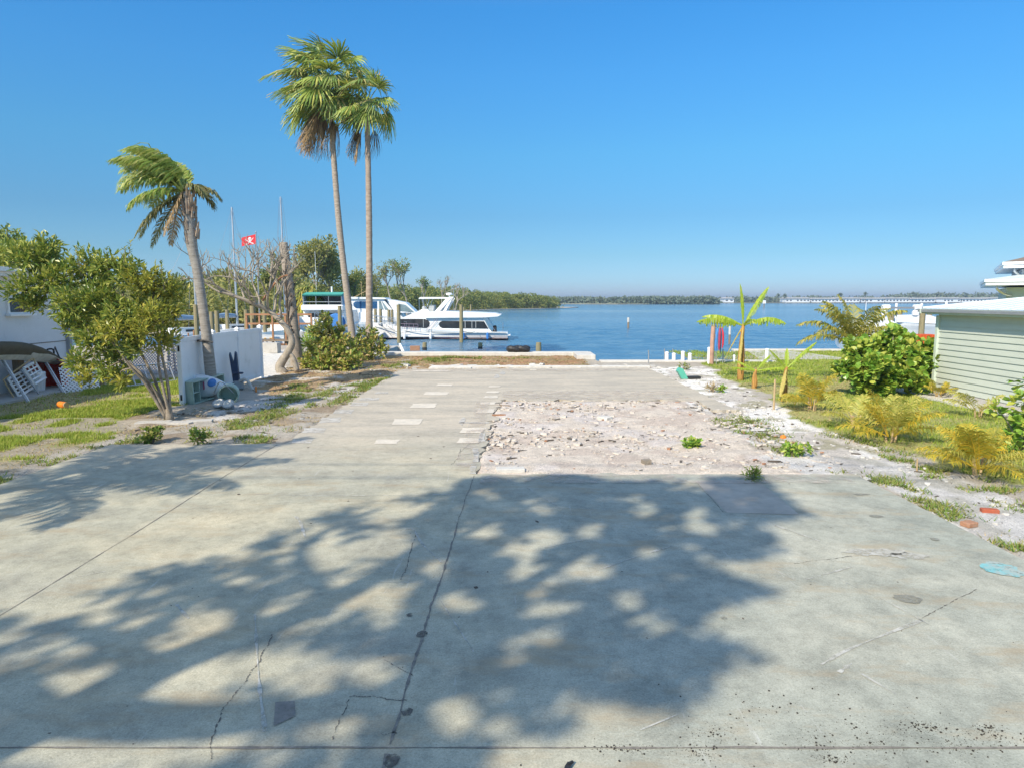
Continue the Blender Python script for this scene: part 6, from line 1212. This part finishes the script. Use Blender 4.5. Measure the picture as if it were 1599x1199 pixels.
g = G(); [g.tube([a+u*f, a+u*f+up], .022, 6) for f in np.linspace(.04, .96, 8)]; g.build('rung', m_alu, t)
t = thing('wood_post', 'short wooden post under the leaning shrub tree', 'post', P(158, 597, 23)); b = P(158, 600, 23); b[2] = 0; G().tube([b, b+A3(0, 0, .75)], [.10, .09], 9).build('post', m_wood, t)
b = ground(100, 637); t = thing('orange_can', 'small orange can lying on the left lawn', 'can', b); G().lathe(b+A3(-.12, 0, .10), [(.07, 0), (.09, .02), (.09, .24), (.07, .26)], 14, ry=R(90), rz=R(-25)).build('can', m_orange, t); G().lathe(b+A3(.12, -.1, .10), [(.075, 0), (.075, .03)], 14, ry=R(90), rz=R(-25)).build('lid', m_tan, t)
# slatted reddish boards and dark things seen behind the shrub
g = G(); q = P(285, 520, 26.5)
for k in range(8): g.tube([A3(q[0]-.7+k*.19, 26.8, .05), A3(q[0]-.85+k*.22, 26.9, 1.5+.1*(k % 3))], [.05, .03], 5)
tag(g.build('board_stack', m_redwood, origin=(q[0], 26.8, 0)), 'bundle of reddish boards standing behind the left fence post', 'boards')
# ---------------------------------------------------------------- vinyl fence
t = thing('vinyl_fence', 'white vinyl privacy fence of three panels standing along the left of the lot', 'fence', (-9.3, 22, 0))
fx, ys, FH_ = -9.28, [18.85, 21.1, 23.15, 25.4], 1.86
for k, y in enumerate(ys):
    xx = fx+.09-.06*k; G().bbox((xx, y, FH_/2), (.13, .13, FH_+.06), .012).build('post', m_white, t)
    g = G(); g.bbox((xx, y, FH_+.05), (.16, .16, .04), .01); g.add([(xx-.075, y-.075, FH_+.07), (xx+.075, y-.075, FH_+.07), (xx+.075, y+.075, FH_+.07), (xx-.075, y+.075, FH_+.07), (xx, y, FH_+.13)], [(0, 1, 4), (1, 2, 4), (2, 3, 4), (3, 0, 4)]); g.build('post_cap', m_white, t)
    if k < 3:
        y2 = ys[k+1]; x2 = fx+.09-.06*(k+1); g = G(); nb_ = 12
        for j in range(nb_):
            f0, f1 = j/nb_, (j+1)/nb_; ya, yb = y+.065+(y2-y-.13)*f0, y+.065+(y2-y-.13)*f1; xm = xx+(x2-xx)*(f0+f1)/2; g.box((xm, (ya+yb)/2, FH_*.5), (.035, (yb-ya)-.006, FH_-.16))
        pn = g.build('panel', m_white, t); g = G()
        ang = math.atan2(-(x2-xx), y2-y)
        for z in (.13, FH_-.07): g.bbox(((xx+x2)/2, (y+y2)/2, z), (.06, y2-y-.131, .14), .008, rz=ang)
        g.build('rail', m_white, t)
g = G(); g.box((fx+.09, ys[0]-.067, FH_-.3), (.05, .012, .16)); g.box((fx+.09, ys[0]-.067, .2), (.05, .012, .16)); g.build('rail_slot', m_black, t)
# clutter by the fence
b = ground(310, 630); b = A3(-8.93, 19.7, 0); t = thing('pale_green_cabinet', 'pale green open cabinet tipped on its side between fence and bent palm', 'cabinet', b); an = R(80)
def bx(g, c, d): v = np.array([c]); r_ = rot(v.astype(float), 0, R(-3), an)[0]; g.box(b+A3(0, 0, .34)+r_, d, rz=an, ry=R(-3))
g = G(); bx(g, (0, .14, 0), (1.5, .03, .62)); bx(g, (0, 0, .30), (1.5, .30, .035)); bx(g, (0, 0, -.30), (1.5, .30, .035)); bx(g, (.75, 0, 0), (.035, .30, .62)); bx(g, (-.75, 0, 0), (.035, .30, .62)); g.build('case', m_ltgreen, t)
g = G(); bx(g, (-.45, 0, 0), (.03, .28, .58)); bx(g, (-.60, 0, 0), (.28, .28, .03)); g.build('divider', m_ltgreen, t)
g = G(); bx(g, (-.2, -.10, .12), (.06, .01, .22)); g.build('sticker', m_umb, t)
b = ground(356, 628); t = thing('pale_green_tub', 'round pale green tub lying on its side behind the palm foot', 'tub', b); G().lathe(b+A3(.0, .2, .28), [(.18, 0), (.26, .05), (.29, .45), (.25, .46), (.22, .1)], 16, rx=R(95), rz=R(15)).build('tub', m_ltgreen, t); G().tube(spline([b+A3(-.3, -.2, .3), b+A3(-.05, -.3, .62), b+A3(.25, -.2, .3)], 5), .015, 5).build('handle', m_grey, t)
q = P(322, 605, 19.6); t = thing('shark_float', 'white and blue rounded float leaning on the fence behind the palm', 'float', (q[0], q[1], 0)); g = G()
rows = [[A3(q[0]-.55+f*1.1, 19.75, .28)+A3(0, .22*math.cos(a)*math.sin(math.pi*min(1, f*.9+.1)), (.42-.22*f)*math.sin(a)*math.sin(math.pi*(f*.85+.12))**.5+.12) for a in np.linspace(0, 2*math.pi, 13)[:-1]] for f in np.linspace(0, 1, 9)]
g.add([p for r in rows for p in r], [(i*12+k, i*12+(k+1) % 12, (i+1)*12+(k+1) % 12, (i+1)*12+k) for i in range(8) for k in range(12)]+[tuple(range(12)), tuple(96+k for k in range(12))]); g.build('body', m_white, t, smooth=True)
G().lathe((q[0]+.18, 19.58, .52), [(.02, 0), (.13, .01), (.10, .03), (.02, .04)], 12, rx=R(60)).build('patch', m_blue, t); G().lathe((q[0]-.38, 19.52, .34), [(.02, 0), (.22, .02), (.2, .06), (.02, .08)], 12, rx=R(80)).build('opening', m_dbark, t)
b = A3(-8.95, 22.0, 0); t = thing('outdrive', 'dark navy upright outboard leg leaning on the middle fence panel', 'outboard motor', b); hh = P(350, 549, b[1])[2]
def blade(O, mat, nm): G().xprism([(b[0]+x, z) for x, z in O], b[1]-.06, b[1]+.04).build(nm, mat, t)
blade([(-.08, .25), (.12, .2), (.06, hh-.05), (.02, hh+.0), (-.04, hh-.4), (-.15, hh-.03), (-.17, hh-.12)], m_dkblue, 'blade'); G().bbox(b+A3(.1, -.1, .55), (.35, .12, .06), .02).build('fin', m_dkblue, t); G().bbox(b+A3(.08, -.05, .15), (.34, .24, .3), .05, rz=.4).build('base', m_grey, t)
G().tube(spline([b+A3(.15, -.1, .3), b+A3(.4, -.15, .34), b+A3(.6, -.2, .02)], 5), .05, 7).build('pipe', m_concw, t)
for px, py, lab in ((343, 637, 'grey bucket lid lying on the sand below the palm, left one'), (358, 638, 'grey bucket standing on the sand below the palm, right one')):
    b = ground(px, py); t = thing('bucket', lab, 'bucket', b); G().lathe(b+A3(0, .05, .0), [(.12, 0), (.145, .16), (.16, .17), (.16, .2), (.135, .2), (.13, .12)], 18, rx=R(38)).build('body', m_grey, t); G().lathe(b+A3(0, -.06, .15), [(.14, 0), (.13, .02)], 18, rx=R(38)).build('lid', m_concw, t)
def chunk(g, c, d, sd=.25):
    v = np.array([(sx*d[0]/2, sy*d[1]/2, sz_*d[2]/2) for sx in (-1, 1) for sy in (-1, 1) for sz_ in (-1, 1)])*(1+rng.uniform(-sd, sd, (8, 3))); v = rot(v, 0, 0, rng.uniform(0, 6.28))+np.asarray(c); g.add(v, [(0, 1, 3, 2), (4, 6, 7, 5), (0, 4, 5, 1), (2, 3, 7, 6), (0, 2, 6, 4), (1, 5, 7, 3)])
rng = np.random.default_rng(110)
def rock(px, py, d, mat, name, label, cat, rz=None):
    b = ground(px, py); g = G()
    if rz is None: chunk(g, b+A3(0, 0, d[2]*.4), d)
    else: g.bbox(b+A3(0, 0, d[2]/2), d, .006, rz=rz)
    return tag(g.build(name, mat, origin=b), label, cat)
rock(1545, 801, (.21, .10, .065), m_brick, 'brick', 'red brick lying on the sand at the right edge', 'brick', R(-14))
rock(1513, 821, (.17, .13, .06), m_brick2, 'brick', 'worn brown brick half buried at the slab edge', 'brick', R(20))
rock(797, 738, (.48, .20, .09), m_concw, 'concrete_block', 'pale concrete block at the corner of rubble and front slab', 'block', R(4))
rock(945, 656, (.28, .22, .10), m_concw, 'concrete_chunk', 'pale concrete chunk in the middle of the rubble', 'chunk')
rock(906, 658, (.55, .16, .03), m_conc, 'concrete_chunk', 'flat grey slab piece left of the pale chunk in the rubble', 'chunk', R(5))
rock(779, 651, (.34, .12, .07), m_redwood, 'wood_scrap', 'reddish wood scrap at the left edge of the rubble', 'scrap wood', R(3))
rock(785, 635, (.42, .08, .05), m_wood, 'wood_scrap', 'weathered plank end at the back left of the rubble', 'scrap wood', R(-8))
rock(880, 655, (.14, .12, .11), m_concw, 'concrete_chunk', 'small cube-like chunk left of the flat grey piece', 'chunk')
rock(868, 658, (.2, .1, .08), m_bark, 'wood_scrap', 'dark splintered scrap left of the small chunk', 'scrap wood')
rock(820, 706, (.35, .06, .04), m_dbark, 'wood_scrap', 'dark board fragment in the lower left of the rubble', 'scrap wood', R(-10))
rock(1010, 726, (.14, .14, .12), m_bark, 'stone', 'brown round stone near the front of the rubble', 'stone')
rock(1185, 710, (.24, .1, .04), m_brick2, 'brick_piece', 'reddish brick fragment on the sand right of the green weed', 'brick')
rock(240, 661, (.75, .35, .05), m_conc, 'stepping_stone', 'flat grey paving stone left of the shrub tree base', 'paving stone', R(12))
rock(283, 662, (.55, .30, .06), m_conc, 'stepping_stone', 'flat paving stone just right of the shrub tree base', 'paving stone', R(-6))
rock(311, 660, (.60, .28, .07), m_conc, 'stepping_stone', 'flat paving stone farthest right of the shrub tree base', 'paving stone', R(16))
rock(423, 551, (.95, .5, .55), m_conc, 'concrete_block', 'grey concrete block with a slot beside the dock', 'block', R(-4))
rock(648, 548, (.55, .3, .28), m_brick2, 'concrete_block', 'pinkish block sitting on the seawall', 'block', R(6))
tag(G().tube([ground(630, 550), ground(626, 549)+A3(-.05, 0, .42)], [.09, .06], 9).build('white_jug', m_white, origin=ground(630, 550)), 'white jug leaning on the seawall left of the pinkish block', 'jug')
for px, lab, s_ in ((803, 'black tyre lump on the seawall, left of the pair', .5), (817, 'black tyre lump on the seawall, right of the pair', .42)):
    b = A3(*ground(px, 552, .2)[:2], .2); b[1] = 35.3; b[0] = deep(px, 550, 35.3)[0]; t = thing('tyre', lab, 'tyre', b); g = G(); g.tube([b+A3(s_*.55*math.cos(a), s_*.3*math.sin(a), .16+.04*math.sin(2*a)) for a in np.linspace(0, 6.283, 17)], .15, 8, False); g.build('casing', m_black, t); G().lathe(b+A3(0, 0, .06), [(s_*.4, 0), (s_*.35, .12)], 12).build('hub', m_dbark, t)
b = ground(1075, 592); t = thing('green_slide_piece', 'sea-green moulded plastic piece tilted up on the white sand', 'plastic piece', b); g = G()
O = [(-.28, .02), (-.16, .02), (-.05, .03), (-.25, .40), (-.36, .42), (-.44, .30)]; g.xprism([(b[0]+x, z) for x, z in O], b[1]-.16, b[1]+.16); g.build('body', m_green, t); G().bbox(b+A3(.18, 0, .06), (.5, .3, .10), .03, rz=.2).build('black_base', m_black, t)
g = G(); b2_ = ground(1055, 606); g.bbox(b2_+A3(0, 0, .03), (.7, .06, .04), .01, rz=R(-10)); tag(g.build('plank', m_dbark, origin=b2_), 'thin dark plank on the pale strip below the sea-green piece', 'plank')
b = ground(1208, 641); h = deep(1208, 592, b[1])[2]; tag(G().tube([b-A3(0, 0, .1), b+A3(0, 0, h)], [.028, .025], 7).build('wooden_stake', m_tan, origin=b), 'bare wooden stake standing at the sand and lawn edge', 'stake')
b = ground(1432, 735); tag(G().tube([b-A3(0, 0, .1), b+A3(-.01, 0, .22)], [.015, .012], 6).build('wooden_stake', m_tan, origin=b), 'short stake stub in the sand near the dense golden areca', 'stake')
b = ground(400, 612); tag(G().tube([b, b+A3(0, 0, .18)], [.03, .025], 8).build('survey_stake', m_orange, origin=b), 'tiny orange survey stake on the straw by the fence', 'stake')
b = ground(886, 1192, SZ+.02); t = thing('dark_strap', 'dark strap end lying at the bottom edge of the slab', 'strap', b); G().ribbon([b[:2]+np.array((-.02, -.1)), b[:2]+np.array((.0, -.02)), b[:2]+np.array((.02, .015))], .035, SZ+.02).box(b+A3(.02, .01, 0), (.04, .015, .012), rz=.6).build('strap', m_black, t)
# white rubble beside the lawn, fallen seeds, scattered litter
def scatter(name, mat, label, cat, n, fn, smin, smax, seed, flat=.5, elong=1.6, z=0.):
    global rng
    rng = np.random.default_rng(seed); g = G(); V, F = [], []
    for k in range(n):
        x, y = fn(); s_ = smin+(smax-smin)*rng.random()**6; chunk(g, (x, y, z+s_*flat*.3), (s_*rng.uniform(.8, elong), s_, s_*flat), .3)
    o = g.build(name, mat); tag(o, label, cat, kind='stuff'); return o
inrub = lambda: (rng.uniform(-.6, 5.9), 11.2+8.2*rng.random())
scatter('rubble', m_rub, 'pale concrete crumbs strewn over the rubble patch', 'rubble', 2600, inrub, .008, .10, 120, z=.03)
scatter('rubble', m_tile, 'tan plaster and tile fragments over the rubble patch', 'rubble', 900, inrub, .008, .09, 121, .3, z=.03)
scatter('litter', m_dbark, 'dark wood splinters and dead leaves over the rubble', 'litter', 1100, inrub, .008, .045, 122, .5, 5, z=.03)
scatter('litter', m_brick2, 'reddish crumbs of brick over the rubble', 'litter', 260, inrub, .012, .07, 127, .5, 2, z=.03)
def insand():
    while True:
        x, y = rng.uniform(5.2, 8.6), rng.uniform(8.5, 30)
        if sandR[min(ny-1, np.searchsorted(gy, y)), min(nx-1, np.searchsorted(gx, x))]: return x, y
scatter('rubble', m_concw, 'white shell and lime crumbs on the right-hand sand', 'rubble', 1500, insand, .008, .08, 123)
scatter('litter', m_dbark, 'dark twigs on the right-hand sand', 'litter', 500, insand, .008, .05, 124, .5, 5)
def inleft():
    while True:
        x, y = rng.uniform(-12, -4.6), rng.uniform(13.5, 33)
        i, j = min(ny-1, np.searchsorted(gy, y)), min(nx-1, np.searchsorted(gx, x))
        if (grey[i, j] or brn[i, j] or mulch[i, j]): return x, y
scatter('litter', m_dbark, 'dark twigs and bark on the left verge', 'litter', 1500, inleft, .012, .06, 125, .5, 6)
scatter('rubble', m_concw, 'pale stones on the left verge', 'rubble', 500, inleft, .012, .09, 126)
scatter('rubble', m_concw, 'broken pale lumps along the back edge of the slab', 'rubble', 350, lambda: (rng.uniform(-5, 6.5), rng.normal(29.4, .6)), .02, .22, 128)
SC = [(975, 1168, .09, .02), (1110, 1145, .10, .05), (1090, 1175, .08, .05), (1280, 1160, .10, .06), (1400, 1140, .16, .05), (1375, 1165, .12, .05), (1450, 1135, .06, .03), (1500, 1165, .12, .04), (1560, 1150, .16, .06), (1230, 1110, .25, .10), (1545, 1140, .05, .04), (1300, 1185, .05, .02)]
def inseed():
    px, py, sx, sy = SC[rng.integers(len(SC))]
    if rng.random() < .15: sx, sy = .6, .25
    q = ground(px, py, SZ); a = rng.normal(0, 1, 2); return q[0]+a[0]*sx+a[1]*sx*.4, q[1]+a[1]*sy-a[0]*sy*.5
scatter('fallen_seeds', m_seed, 'dark fallen seeds in loose clusters along the bottom of the slab', 'seeds', 1300, inseed, .003, .0105, 130, .8, 1.4, SZ)
scatter('fallen_leaves', m_dbark, 'few dark fallen leaves and bits over the concrete', 'leaves', 140, lambda: (rng.uniform(-5, 5.5), rng.uniform(4, 20)), .008, .035, 131, .25, 2.2, SZ)
